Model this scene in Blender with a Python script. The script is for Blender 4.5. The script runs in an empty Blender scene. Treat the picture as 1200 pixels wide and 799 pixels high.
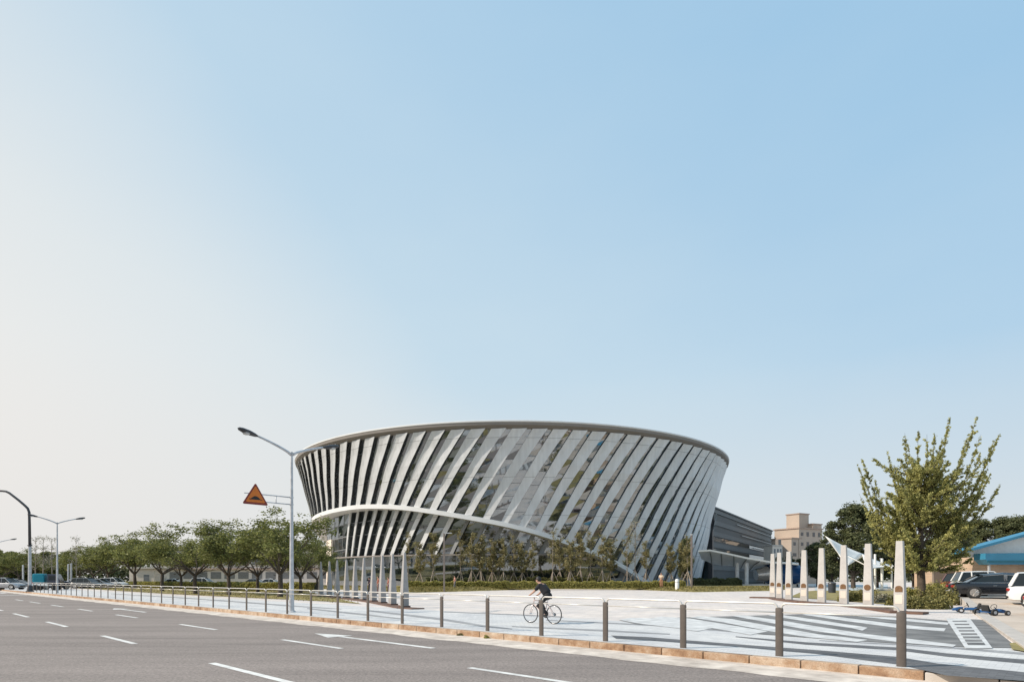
import bpy, bmesh, math, random
import numpy as np
from mathutils import Vector, Matrix
random.seed(7); np.random.seed(7)
S = bpy.context.scene
C = S.collection
PI = math.pi
R_ = math.radians
F, CX, HY, H = 700.0, 600.0, 677.0, 1.6
DS = (-.7311, .6823)          # along the road, away from the camera
DN = (.6823, .7311)           # across it, towards the plaza
RZ_ROAD = math.atan2(DS[1], DS[0])

def at(x, y, z=0.0):
    Y = (H - z) * F / (y - HY)
    return Vector(((x - CX) / F * Y, Y, z))
def px(x, Y, z=0.0): return Vector(((x - CX) / F * Y, Y, z))
def zz(y, Y): return H + (HY - y) * Y / F
def st(s, t, z=0.0): return Vector((DS[0]*s + DN[0]*t, DS[1]*s + DN[1]*t, z))
def s_of(x, t):
    k = (x - CX) / F          # X = kY
    s = (k*DN[1]*t - DN[0]*t) / (DS[0] - k*DS[1])
    return s

# ------------------------------------------------------------------ materials
def nodes(name):
    m = bpy.data.materials.new(name); m.use_nodes = True
    return m, m.node_tree.nodes, m.node_tree.links, m.node_tree.nodes['Principled BSDF']
def M(name, col, rough=.6, var=.15, scale=3.0, metal=0.0, bump=0.0, bscale=None, col2=None, spec=.5, coat=0.0, obj=True, detail=6, rnd=0.0):
    m, n, l, b = nodes(name)
    b.inputs['Roughness'].default_value = rough; b.inputs['Metallic'].default_value = metal
    b.inputs['Specular IOR Level'].default_value = spec
    b.inputs['Coat Weight'].default_value = coat; b.inputs['Coat Roughness'].default_value = .05
    tc = n.new('ShaderNodeTexCoord'); co = tc.outputs['Object' if obj else 'Generated']
    nz = n.new('ShaderNodeTexNoise'); nz.inputs['Scale'].default_value = scale; nz.inputs['Detail'].default_value = detail
    l.new(co, nz.inputs['Vector'])
    r = n.new('ShaderNodeValToRGB'); r.color_ramp.elements[0].position = .3; r.color_ramp.elements[1].position = .7
    c2 = col2 or tuple(min(1, c*(1+var)) for c in col); c1 = col if col2 else tuple(c*(1-var) for c in col)
    r.color_ramp.elements[0].color = (*c1, 1); r.color_ramp.elements[1].color = (*c2, 1)
    l.new(nz.outputs['Fac'], r.inputs['Fac'])
    out = r.outputs['Color']
    if rnd:
        oi = n.new('ShaderNodeObjectInfo'); mr = n.new('ShaderNodeMapRange')
        mr.inputs['To Min'].default_value = 1-rnd; mr.inputs['To Max'].default_value = 1+rnd
        l.new(oi.outputs['Random'], mr.inputs['Value'])
        hs = n.new('ShaderNodeHueSaturation'); l.new(mr.outputs['Result'], hs.inputs['Value']); l.new(out, hs.inputs['Color'])
        out = hs.outputs['Color']
    l.new(out, b.inputs['Base Color'])
    if bump:
        n2 = n.new('ShaderNodeTexNoise'); n2.inputs['Scale'].default_value = bscale or scale*8; n2.inputs['Detail'].default_value = 4
        l.new(co, n2.inputs['Vector'])
        bp = n.new('ShaderNodeBump'); bp.inputs['Strength'].default_value = bump; bp.inputs['Distance'].default_value = .02
        l.new(n2.outputs['Fac'], bp.inputs['Height']); l.new(bp.outputs['Normal'], b.inputs['Normal'])
    return m
def leafmat(name, dark, light, scale=1.2, trans=.3):
    m, n, l, b = nodes(name)
    b.inputs['Roughness'].default_value = .55; b.inputs['Specular IOR Level'].default_value = .25
    g = n.new('ShaderNodeNewGeometry'); tc = n.new('ShaderNodeTexCoord')
    nz = n.new('ShaderNodeTexNoise'); nz.inputs['Scale'].default_value = scale; l.new(tc.outputs['Object'], nz.inputs['Vector'])
    ad = n.new('ShaderNodeMath'); ad.operation = 'MULTIPLY_ADD'; ad.inputs[1].default_value = .45; l.new(g.outputs['Random Per Island'], ad.inputs[0]); 
    sb = n.new('ShaderNodeMath'); sb.operation = 'MULTIPLY'; sb.inputs[1].default_value = .6; l.new(nz.outputs['Fac'], sb.inputs[0]); l.new(sb.outputs[0], ad.inputs[2])
    r = n.new('ShaderNodeValToRGB'); r.color_ramp.elements[0].position = .25; r.color_ramp.elements[1].position = .8
    r.color_ramp.elements[0].color = (*dark, 1); r.color_ramp.elements[1].color = (*light, 1)
    l.new(ad.outputs[0], r.inputs['Fac']); l.new(r.outputs['Color'], b.inputs['Base Color'])
    tr = n.new('ShaderNodeBsdfTranslucent'); l.new(r.outputs['Color'], tr.inputs['Color'])
    mx = n.new('ShaderNodeMixShader'); mx.inputs[0].default_value = trans
    l.new(b.outputs[0], mx.inputs[1]); l.new(tr.outputs[0], mx.inputs[2])
    l.new(mx.outputs[0], n['Material Output'].inputs['Surface'])
    return m
def glassmat(name, tint=(.02,.03,.035), rough=.03, transp=.35, tr_col=(.55,.6,.6), gloss=.35):
    m, n, l, b = nodes(name)
    b.inputs['Base Color'].default_value = (*tint, 1); b.inputs['Roughness'].default_value = rough; b.inputs['Specular IOR Level'].default_value = .6
    t = n.new('ShaderNodeBsdfTransparent'); t.inputs[0].default_value = (*tr_col, 1)
    g = n.new('ShaderNodeBsdfGlossy'); g.inputs['Roughness'].default_value = rough; g.inputs['Color'].default_value = (.82,.88,.92,1)
    m1 = n.new('ShaderNodeMixShader'); m1.inputs[0].default_value = transp; l.new(b.outputs[0], m1.inputs[1]); l.new(t.outputs[0], m1.inputs[2])
    m2 = n.new('ShaderNodeMixShader'); m2.inputs[0].default_value = gloss; l.new(m1.outputs[0], m2.inputs[1]); l.new(g.outputs[0], m2.inputs[2])
    l.new(m2.outputs[0], n['Material Output'].inputs['Surface'])
    return m

mat = {}
mat['rail'] = M('galvanised rail', (.62,.6,.56), .35, .08, 6, metal=.35)
mat['post'] = M('brown grey post paint', (.095,.08,.07), .45, .12, 9, bump=.05)
mat['galv'] = M('galvanised pole', (.50,.51,.53), .42, .18, 5, metal=.3)
mat['darkmetal'] = M('dark painted metal', (.045,.045,.05), .4, .2, 5)
mat['black'] = M('black rubber', (.02,.02,.02), .7, .2, 12)
mat['concrete'] = M('pale concrete', (.52,.48,.43), .85, .12, 1.5, bump=.2, bscale=40)
mat['white'] = M('white paint', (.78,.77,.74), .5, .06, 3)
def panelmat(name, col, var=.05, step=2.9, metal=.25, rough=.38):
    m = M(name, col, rough, var, .35, metal=metal, rnd=.045); n = m.node_tree.nodes; l = m.node_tree.links; b = n['Principled BSDF']
    src = b.inputs['Base Color'].links[0].from_socket
    tc = n.new('ShaderNodeTexCoord'); sx = n.new('ShaderNodeSeparateXYZ'); l.new(tc.outputs['Object'], sx.inputs[0])
    md = n.new('ShaderNodeMath'); md.operation = 'PINGPONG'; md.inputs[1].default_value = step; l.new(sx.outputs['Z'], md.inputs[0])
    lt = n.new('ShaderNodeMath'); lt.operation = 'LESS_THAN'; lt.inputs[1].default_value = .035; l.new(md.outputs[0], lt.inputs[0])
    mp = n.new('ShaderNodeMapping'); mp.inputs['Scale'].default_value = (2.2,2.2,.12); l.new(tc.outputs['Object'], mp.inputs['Vector'])
    nz = n.new('ShaderNodeTexNoise'); nz.inputs['Scale'].default_value = 1; nz.inputs['Detail'].default_value = 5; l.new(mp.outputs[0], nz.inputs['Vector'])
    rr = n.new('ShaderNodeMapRange'); rr.inputs['From Min'].default_value = .3; rr.inputs['From Max'].default_value = .7; rr.inputs['To Min'].default_value = .88; rr.inputs['To Max'].default_value = 1.04; l.new(nz.outputs['Fac'], rr.inputs['Value'])
    sb = n.new('ShaderNodeMath'); sb.operation = 'MULTIPLY_ADD'; sb.inputs[1].default_value = -.45; l.new(lt.outputs[0], sb.inputs[0]); l.new(rr.outputs[0], sb.inputs[2])
    hs = n.new('ShaderNodeHueSaturation'); l.new(sb.outputs[0], hs.inputs['Value']); l.new(src, hs.inputs['Color']); l.new(hs.outputs[0], b.inputs['Base Color'])
    return m
mat['fin'] = panelmat('aluminium panel', (.61,.625,.64))
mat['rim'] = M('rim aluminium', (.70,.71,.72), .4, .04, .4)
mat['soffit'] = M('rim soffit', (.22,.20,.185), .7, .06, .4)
mat['glass'] = glassmat('curtain wall glass', (.045,.05,.055), transp=.44, tr_col=(.8,.82,.82), gloss=.34)
mat['glass2'] = glassmat('ground floor glass', (.012,.018,.02), transp=.30, tr_col=(.45,.5,.5), gloss=.26)
mat['mull'] = M('mullion', (.16,.17,.18), .5)
mat['cream'] = M('cream wall', (.68,.60,.52), .8, .07, .8)
mat['bark'] = M('bark', (.075,.058,.045), .9, .35, 7, bump=.6, bscale=25)
mat['palebark'] = M('pale bark', (.27,.23,.19), .9, .25, 7, bump=.3)
mat['leafA'] = leafmat('cherry leaves', (.045,.058,.018), (.31,.32,.105), .8, .4)
mat['leafG'] = leafmat('ginkgo leaves', (.11,.12,.035), (.66,.63,.25), .9, .45)
mat['leafD'] = leafmat('dark evergreen leaves', (.032,.044,.022), (.20,.215,.10), .5, .25)
mat['leafY'] = leafmat('young tree leaves', (.09,.09,.035), (.44,.38,.19), 1.2, .35)
mat['leafH'] = leafmat('hedge leaves', (.13,.13,.03), (.58,.52,.17), 1.5, .3)
mat['leafB'] = leafmat('bush leaves', (.09,.09,.03), (.38,.34,.13), 1.5, .3)
mat['leafP'] = leafmat('dusty pale bush leaves', (.18,.17,.12), (.46,.43,.33), 1.5, .2)

# ------------------------------------------------------------------ objects
def tag(o, label=None, cat=None, group=None, kind=None):
    if label: o['label'] = label
    if cat: o['category'] = cat
    if group: o['group'] = group
    if kind: o['kind'] = kind
    return o
def empty(name, loc=(0,0,0), rz=0.0):
    o = bpy.data.objects.new(name, None); C.objects.link(o); o.location = loc; o.rotation_euler = (0,0,rz); o.empty_display_size = .3
    return o
def thing(name, label, cat, loc=(0,0,0), rz=0.0, group=None): return tag(empty(name, loc, rz), label, cat, group)
def copy_tree(o, parent=None, loc=None, rz=None, sc=None, label=None):
    c = o.copy(); C.objects.link(c)
    if parent: c.parent = parent
    for ch in [k for k in ALL if k.parent == o]: copy_tree(ch, c)
    ALL.append(c)
    if loc is not None: c.location = loc
    if rz is not None: c.rotation_euler.z = rz
    if sc is not None: c.scale = (sc, sc, sc) if not hasattr(sc, '__len__') else sc
    if label: c['label'] = label
    return c
ALL = []
class MB:
    def __init__(s): s.v = []; s.f = []; s.m = []
    def add(s, vs, fs, mi=0):
        o = len(s.v); s.v += [tuple(v) for v in vs]; s.f += [tuple(i+o for i in f) for f in fs]; s.m += [mi]*len(fs); return s
    def box(s, c, d, rz=0.0, rx=0.0, taper=1.0, mi=0):
        hx, hy, hz = d[0]/2, d[1]/2, d[2]/2
        R = Matrix.Rotation(rz, 3, 'Z') @ Matrix.Rotation(rx, 3, 'X')
        vs = []
        for z in (-1, 1):
            k = taper if z > 0 else 1
            for x, y in ((-1,-1),(1,-1),(1,1),(-1,1)):
                vs.append(Vector(c) + R @ Vector((x*hx*k, y*hy*k, z*hz)))
        return s.add(vs, [(0,3,2,1),(4,5,6,7),(0,1,5,4),(1,2,6,5),(2,3,7,6),(3,0,4,7)], mi)
    def tube(s, pts, r, n=10, cap=True, mi=0):
        pts = [Vector(p) for p in pts]; rs = r if hasattr(r, '__len__') else [r]*len(pts)
        o = len(s.v); up = Vector((0,0,1)); u = None
        for i, p in enumerate(pts):
            t = (pts[min(i+1, len(pts)-1)] - pts[max(i-1, 0)]).normalized()
            if u is None:
                u = t.cross(up if abs(t.z) < .95 else Vector((1,0,0))).normalized()
            else:
                u = (u - t*u.dot(t)).normalized()
            w = t.cross(u)
            for k in range(n):
                a = 2*PI*k/n; s.v.append(tuple(p + (u*math.cos(a) + w*math.sin(a))*rs[i]))
        for i in range(len(pts)-1):
            for k in range(n):
                a = o+i*n+k; b = o+i*n+(k+1) % n
                s.f.append((a, b, b+n, a+n)); s.m.append(mi)
        if cap:
            s.f.append(tuple(o+k for k in reversed(range(n)))); s.m.append(mi)
            s.f.append(tuple(o+(len(pts)-1)*n+k for k in range(n))); s.m.append(mi)
        return s
    def lathe(s, prof, c=(0,0,0), n=16, mi=0):
        return s.tube([(c[0], c[1], c[2]+z) for r, z in prof], [r for r, z in prof], n, True, mi)
    def ell(s, c, r, nu=14, nv=9, mi=0):
        o = len(s.v)
        for j in range(nv+1):
            th = PI*j/nv
            for i in range(nu):
                a = 2*PI*i/nu; s.v.append((c[0]+r[0]*math.sin(th)*math.cos(a), c[1]+r[1]*math.sin(th)*math.sin(a), c[2]+r[2]*math.cos(th)))
        for j in range(nv):
            for i in range(nu):
                a = o+j*nu+i; b = o+j*nu+(i+1) % nu; s.f.append((a, a+nu, b+nu, b)); s.m.append(mi)
        return s
    def prism(s, poly, y0, y1, mi=0):       # poly in XZ, extruded along Y
        n = len(poly)
        vs = [(x, y0, z) for x, z in poly] + [(x, y1, z) for x, z in poly]
        return s.add(vs, [tuple(range(n)), tuple(reversed(range(n, 2*n)))] + [(i, i+n, (i+1) % n + n, (i+1) % n) for i in range(n)], mi)
    def poly(s, pts, mi=0): return s.add(pts, [tuple(range(len(pts)))], mi)
    def build(s, name, m, parent=None, smooth=False, bevel=0.0, loc=None):
        me = bpy.data.meshes.new(name); me.from_pydata(s.v, [], s.f); me.update()
        for k in (m if isinstance(m, (list, tuple)) else [m]): me.materials.append(k)
        if any(s.m): me.polygons.foreach_set('material_index', s.m)
        if smooth: me.polygons.foreach_set('use_smooth', [True]*len(me.polygons))
        return link(name, me, parent, bevel, loc)
def link(name, me, parent=None, bevel=0.0, loc=None):
    o = bpy.data.objects.new(name, me); C.objects.link(o); ALL.append(o)
    if parent: o.parent = parent
    if loc is not None: o.location = loc
    if bevel:
        b = o.modifiers.new('Bevel', 'BEVEL'); b.width = bevel; b.segments = 2; b.limit_method = 'ANGLE'; b.angle_limit = R_(40)
    return o
def smooth_angle(o, ang=35):
    me = o.data
    me.polygons.foreach_set('use_smooth', [True]*len(me.polygons))
    me.set_sharp_from_angle(angle=R_(ang))
    return o

# ------------------------------------------------------------------ leaves and trees
def leaf_mesh(name, pts, size, m, flat=.35, aspect=.6, jit=.3):
    """pts (N,3): one leaf-clump face per point"""
    P = np.asarray(pts, float); N = len(P)
    a = np.random.normal(size=(N,3)); a[:,2] *= flat; a /= np.linalg.norm(a, axis=1)[:,None]
    b = np.random.normal(size=(N,3)); b -= a*(a*b).sum(1)[:,None]; b /= np.linalg.norm(b, axis=1)[:,None]
    sz = size*(1+jit*np.random.uniform(-1,1,N))[:,None]
    v = np.empty((N,4,3)); v[:,0] = P-a*sz; v[:,1] = P+b*sz*aspect; v[:,2] = P+a*sz; v[:,3] = P-b*sz*aspect
    me = bpy.data.meshes.new(name)
    me.vertices.add(N*4); me.vertices.foreach_set('co', v.ravel())
    me.loops.add(N*4); me.loops.foreach_set('vertex_index', np.arange(N*4))
    me.polygons.add(N); me.polygons.foreach_set('loop_start', np.arange(N)*4)
    me.update(calc_edges=True); me.materials.append(m)
    return me
def rnd_dir(rng):
    while True:
        v = Vector((rng.uniform(-1,1), rng.uniform(-1,1), rng.uniform(-1,1)))
        if .05 < v.length < 1: return v.normalized()
def grow(rng, mb, tips, p, d, L, r, depth, spread, up, maxd, seg=3):
    pts = [p]; rs = [r]; q = p.copy(); dd = d.copy()
    for i in range(seg):
        dd = (dd + rnd_dir(rng)*.16 + Vector((0,0,up))*.12).normalized()
        q = q + dd*L/seg; pts.append(q.copy()); rs.append(r*(1-.45*(i+1)/seg))
    mb.tube(pts, rs, 6 if depth < 2 else 4, False)
    if depth >= 2:
        tips += [(pp, depth) for pp in pts[1:]]
    if depth >= maxd: return
    k = rng.choice((2,3,3)) if depth else rng.choice((3,4))
    for j in range(k):
        base = pts[-1] if j < 2 else pts[rng.randint(1, seg-1)]
        ax = rnd_dir(rng); nd = (dd + (ax - dd*ax.dot(dd)).normalized()*spread*rng.uniform(.6,1.2)).normalized()
        grow(rng, mb, tips, base, nd, L*rng.uniform(.62,.85), rs[-1]*.75, depth+1, spread, up, maxd, seg)

def avenue_tree_data(seed, h=7.6, rad=4.7, nl=11500):
    rng = random.Random(seed); mb = MB(); tips = []
    th = 1.9
    mb.tube([(0,0,-.1),(0.02,0,.15),(.05,0,.9),(.03,.03,th)], [.30,.21,.18,.17], 9)
    nb = 5
    for i in range(nb):
        a = 2*PI*i/nb + rng.uniform(-.3,.3); el = rng.uniform(.35,.75)
        d = Vector((math.cos(a), math.sin(a), el*1.1)).normalized()
        grow(rng, mb, tips, Vector((.03,.03,th-.1)), d, 1.9*rng.uniform(.85,1.1), .12, 0, .62, .35, 4)
    mb_tr = mb
    cl = []
    zmax = max(t[0].z for t in tips); rmax = max(math.hypot(t[0].x, t[0].y) for t in tips)
    kz = (h-.4)/zmax; kr = rad/rmax
    mb_tr.v = [(x*(kr if z > th else 1), y*(kr if z > th else 1), z if z <= th else th+(z-th)*((h-.4-th)/(zmax-th))) for x, y, z in mb_tr.v]
    T = []
    for t, dp in tips:
        T.append((t.x*kr, t.y*kr, th+(t.z-th)*((h-.4-th)/(zmax-th))))
    T = np.array([t for t in T if t[2] > 3.1])
    # clump centres
    idx = np.random.randint(0, len(T), 360); ctr = T[idx] + np.random.normal(size=(360,3))*np.array([.3,.3,.18])
    ci = np.random.randint(0, 360, nl)
    P = ctr[ci] + np.random.normal(size=(nl,3))*np.array([.30,.30,.12])
    me = leaf_mesh('crown', P, .095, mat['leafA'], flat=.25)
    mt = bpy.data.meshes.new('trunk'); mt.from_pydata(mb_tr.v, [], mb_tr.f); mt.materials.append(mat['bark'])
    mt.polygons.foreach_set('use_smooth', [True]*len(mt.polygons))
    return mt, me
def place_tree(name, data, loc, rz, sc, label, cat='tree', group=None):
    t = thing(name, label, cat, loc, rz, group); t.scale = sc if hasattr(sc, '__len__') else (sc,)*3
    link('trunk', data[0], t); link('crown', data[1], t)
    return t
def round_tree_data(seed, h, rad, nl, leaf, lsz, m='leafD', lo=.18, irregular=.5, cone=0.0, nc=70):
    rng = random.Random(seed); mb = MB(); np.random.seed(seed)
    mb.tube([(0,0,-.2),(0,0,h*.25),(.1,0,h*.6),(.05,.1,h*.92)], [h*.028,h*.02,h*.012,h*.003], 7)
    ctr = []; sr = []
    for i in range(nc):
        u = rng.random(); z = lo + (1-lo)*u**.9
        prof = math.sin(PI*min(1, max(0, (z-lo)/(1-lo)*.88+.1)))**.6
        if cone: prof = prof*(1-cone*u)
        rr = rad*prof*math.sqrt(rng.random())*rng.uniform(1-irregular*.4, 1+irregular*.25)
        a = rng.uniform(0, 2*PI)
        c = (rr*math.cos(a), rr*math.sin(a), z*h*.97); ctr.append(c); sr.append(rad*rng.uniform(.14,.30))
        zb = max(h*.15, c[2]-rr*.7)
        mb.tube([(0,0,zb), (c[0]*.5,c[1]*.5,(zb+c[2])/2+.1), c], [h*.006, h*.004, h*.002], 4, False)
    ctr = np.array(ctr); sr = np.array(sr); ci = np.random.randint(0, nc, nl)
    d = np.random.normal(size=(nl,3)); d /= np.linalg.norm(d, axis=1)[:,None]
    P = ctr[ci] + d*(sr[ci]*np.random.uniform(.35,1.08,nl))[:,None]*np.array([1,1,.62])
    me = leaf_mesh('crown', P, lsz, mat[m])
    mt = bpy.data.meshes.new('trunk'); mt.from_pydata(mb.v, [], mb.f); mt.materials.append(mat['bark'])
    return mt, me
def bush(name, c, dims, n, lsz, m, label, cat='bush', rz=0.0, group=None, blobs=14):
    t = thing(name, label, cat, c, rz, group)
    B = np.random.uniform(-1,1,(blobs,2))*.72; ci = np.random.randint(0, blobs, n)
    d = np.random.normal(size=(n,3)); d /= np.linalg.norm(d, axis=1)[:,None]; d[:,2] = abs(d[:,2])
    hh = np.random.uniform(.65,1.05,blobs)
    P = np.zeros((n,3)); P[:,0] = (B[ci,0]+d[:,0]*.3)*dims[0]/2; P[:,1] = (B[ci,1]+d[:,1]*.3)*dims[1]/2
    P[:,2] = d[:,2]*dims[2]*hh[ci]*np.random.uniform(.25,1,n)
    link('foliage', leaf_mesh('foliage', P, lsz, mat[m], flat=.8), t)
    mb = MB()
    for b in B: mb.tube([(b[0]*dims[0]*.4, b[1]*dims[1]*.4, -.05), (b[0]*dims[0]/2, b[1]*dims[1]/2, dims[2]*.6)], [.02,.01], 4)
    mb.build('stem', mat['bark'], t)
    return t
def hedge(p0, p1, w, h, n, lsz, m, label, z0=0.0):
    p0 = Vector(p0); p1 = Vector(p1); L = (p1-p0).length; a = math.atan2(p1.y-p0.y, p1.x-p0.x)
    t = thing('hedge', label, 'hedge', (p0.x, p0.y, z0), a)
    u = np.random.random((n,3)); side = np.random.random(n)
    P = np.zeros((n,3)); P[:,0] = u[:,0]*L
    top = side < .45
    bumps = 1+.10*np.sin(P[:,0]*2.1)+.08*np.sin(P[:,0]*5.3+1)
    P[:,1] = np.where(top, (u[:,1]-.5)*w, np.where(side < .85, -w/2, w/2)) + np.random.normal(size=n)*.05
    P[:,2] = np.where(top, h*bumps, u[:,2]*h*bumps) + np.random.normal(size=n)*.05
    link('foliage', leaf_mesh('foliage', P, lsz, mat[m], flat=.9), t)
    mb = MB(); mb.box((L/2, 0, h*.42), (L, w*.8, h*.84)); mb.build('shade_core', mat['core_hedge'], t)  # solid box; the shade inside the hedge is put into its dark colour
    return t
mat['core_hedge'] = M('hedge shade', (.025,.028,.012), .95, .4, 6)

# ------------------------------------------------------------------ the setting
def ground_mat():
    return M('far ground', (.20,.19,.15), .95, .2, .05, col2=(.28,.26,.2))
mb = MB(); mb.poly([(-3000,-400,-.30),(3000,-400,-.30),(3000,5000,-.30),(-3000,5000,-.30)])
tag(mb.build('ground', ground_mat()), kind='structure')
# asphalt
def asphalt():
    m, n, l, b = nodes('asphalt'); b.inputs['Roughness'].default_value = .85
    tc = n.new('ShaderNodeTexCoord')
    mp = n.new('ShaderNodeMapping'); mp.inputs['Rotation'].default_value = (0,0,-RZ_ROAD); mp.inputs['Scale'].default_value = (.12,1.0,1)
    l.new(tc.outputs['Object'], mp.inputs['Vector'])
    big = n.new('ShaderNodeTexNoise'); big.inputs['Scale'].default_value = .9; big.inputs['Detail'].default_value = 9; big.inputs['Roughness'].default_value = .62; l.new(mp.outputs[0], big.inputs['Vector'])
    fine = n.new('ShaderNodeTexNoise'); fine.inputs['Scale'].default_value = 20; fine.inputs['Detail'].default_value = 8; fine.inputs['Roughness'].default_value = .75; l.new(tc.outputs['Object'], fine.inputs['Vector'])
    vo = n.new('ShaderNodeTexVoronoi'); vo.inputs['Scale'].default_value = 75; l.new(tc.outputs['Object'], vo.inputs['Vector'])
    r1 = n.new('ShaderNodeValToRGB'); r1.color_ramp.elements[0].position = .25; r1.color_ramp.elements[1].position = .65
    r1.color_ramp.elements[0].color = (.175,.150,.138,1); r1.color_ramp.elements[1].color = (.285,.245,.226,1); l.new(big.outputs['Fac'], r1.inputs['Fac'])
    r2 = n.new('ShaderNodeValToRGB'); r2.color_ramp.elements[0].position = .36; r2.color_ramp.elements[1].position = .64
    r2.color_ramp.elements[0].color = (.62,.61,.60,1); r2.color_ramp.elements[1].color = (1.36,1.34,1.31,1); l.new(fine.outputs['Fac'], r2.inputs['Fac'])
    mx = n.new('ShaderNodeMix'); mx.data_type = 'RGBA'; mx.blend_type = 'MULTIPLY'; mx.inputs['Factor'].default_value = 1
    l.new(r1.outputs['Color'], mx.inputs['A']); l.new(r2.outputs['Color'], mx.inputs['B'])
    sp = n.new('ShaderNodeValToRGB'); sp.color_ramp.elements[0].position = 0.0; sp.color_ramp.elements[1].position = .35
    sp.color_ramp.elements[0].color = (1.35,1.35,1.35,1); sp.color_ramp.elements[1].color = (.9,.9,.9,1); l.new(vo.outputs['Distance'], sp.inputs['Fac'])
    m3 = n.new('ShaderNodeMix'); m3.data_type = 'RGBA'; m3.blend_type = 'MULTIPLY'; m3.inputs['Factor'].default_value = 1
    l.new(mx.outputs['Result'], m3.inputs['A']); l.new(sp.outputs['Color'], m3.inputs['B'])
    l.new(m3.outputs['Result'], b.inputs['Base Color'])
    bp = n.new('ShaderNodeBump'); bp.inputs['Strength'].default_value = .5; bp.inputs['Distance'].default_value = .01
    l.new(fine.outputs['Fac'], bp.inputs['Height']); l.new(bp.outputs['Normal'], b.inputs['Normal'])
    return m
mat['asphalt'] = asphalt()
ZR = -.16
mb = MB(); mb.poly([st(-60,-22,ZR), st(-60,11.2,ZR), st(420,11.2,ZR), st(420,-22,ZR)])
tag(mb.build('road', mat['asphalt']), kind='structure')
mat['gutter'] = M('dusty gutter concrete', (.42,.36,.31), .9, .25, 2.5, bump=.3, bscale=30, col2=(.72,.64,.56), detail=10)
mb = MB()
# irregular inner edge of the gutter dust
ss = np.arange(-30, 200, .5); tt = [11.05+.05*math.sin(s*1.7)+.04*math.sin(s*4.1+1) for s in ss]
for i in range(len(ss)-1):
    mb.poly([st(ss[i],tt[i],ZR+.005), st(ss[i],12.35,ZR+.005), st(ss[i+1],12.35,ZR+.005), st(ss[i+1],tt[i+1],ZR+.005)])
tag(mb.build('gutter', mat['gutter']), kind='structure')
# kerb blocks
def kerbmat():
    m, n, l, b = nodes('stained granite kerb'); b.inputs['Roughness'].default_value = .85
    tc = n.new('ShaderNodeTexCoord'); nz = n.new('ShaderNodeTexNoise'); nz.inputs['Scale'].default_value = 2.6; nz.inputs['Detail'].default_value = 9; nz.inputs['Roughness'].default_value = .7
    l.new(tc.outputs['Object'], nz.inputs['Vector'])
    g = n.new('ShaderNodeNewGeometry'); ad = n.new('ShaderNodeMath'); ad.operation = 'MULTIPLY_ADD'; ad.inputs[1].default_value = .22; 
    l.new(g.outputs['Random Per Island'], ad.inputs[0]); l.new(nz.outputs['Fac'], ad.inputs[2])
    r = n.new('ShaderNodeValToRGB'); e = r.color_ramp.elements
    e[0].position = .36; e[0].color = (.15,.075,.04,1); e[1].position = .86; e[1].color = (.55,.45,.35,1)
    x = e.new(.55); x.color = (.32,.20,.12,1)
    l.new(ad.outputs[0], r.inputs['Fac'])
    f = n.new('ShaderNodeTexNoise'); f.inputs['Scale'].default_value = 60; l.new(tc.outputs['Object'], f.inputs['Vector'])
    mx = n.new('ShaderNodeMix'); mx.data_type = 'RGBA'; mx.blend_type = 'OVERLAY'; mx.inputs['Factor'].default_value = .5
    l.new(r.outputs['Color'], mx.inputs['A']); l.new(f.outputs['Fac'], mx.inputs['B']); l.new(mx.outputs['Result'], b.inputs['Base Color'])
    bp = n.new('ShaderNodeBump'); bp.inputs['Strength'].default_value = .4; bp.inputs['Distance'].default_value = .01
    l.new(f.outputs['Fac'], bp.inputs['Height']); l.new(bp.outputs['Normal'], b.inputs['Normal'])
    return m
mat['kerb'] = kerbmat()
mat['kerbpale'] = M('pale kerb stone', (.46,.42,.38), .85, .12, 2, bump=.2)
mb = MB(); s = s_of(1100, 12.35)
k0 = s_of(1083, 12.35)
s = k0
while s < 190:
    c = st(s+.495, 12.42, -.085 + random.uniform(-.003,.003)); L = .98
    if s < 60: mb.box(c, (L, .20, .175), RZ_ROAD + random.uniform(-.004,.004))
    else: mb.box(st(s+2.5, 12.42, -.085), (4.99, .20, .175), RZ_ROAD)
    s += 1.0 if s < 60 else 5.0
tag(mb.build('kerb', mat['kerb'], bevel=.012), kind='structure')
# dropped pale kerb at the right hand end
mb = MB(); s = k0
for i in range(18):
    s -= 1.0
    mb.box(st(s+.495, 12.42, -.105-.008*min(i,4)), (.98, .20, .175), RZ_ROAD)
tag(mb.build('dropped_kerb', mat['kerbpale'], bevel=.012), kind='structure')

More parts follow.
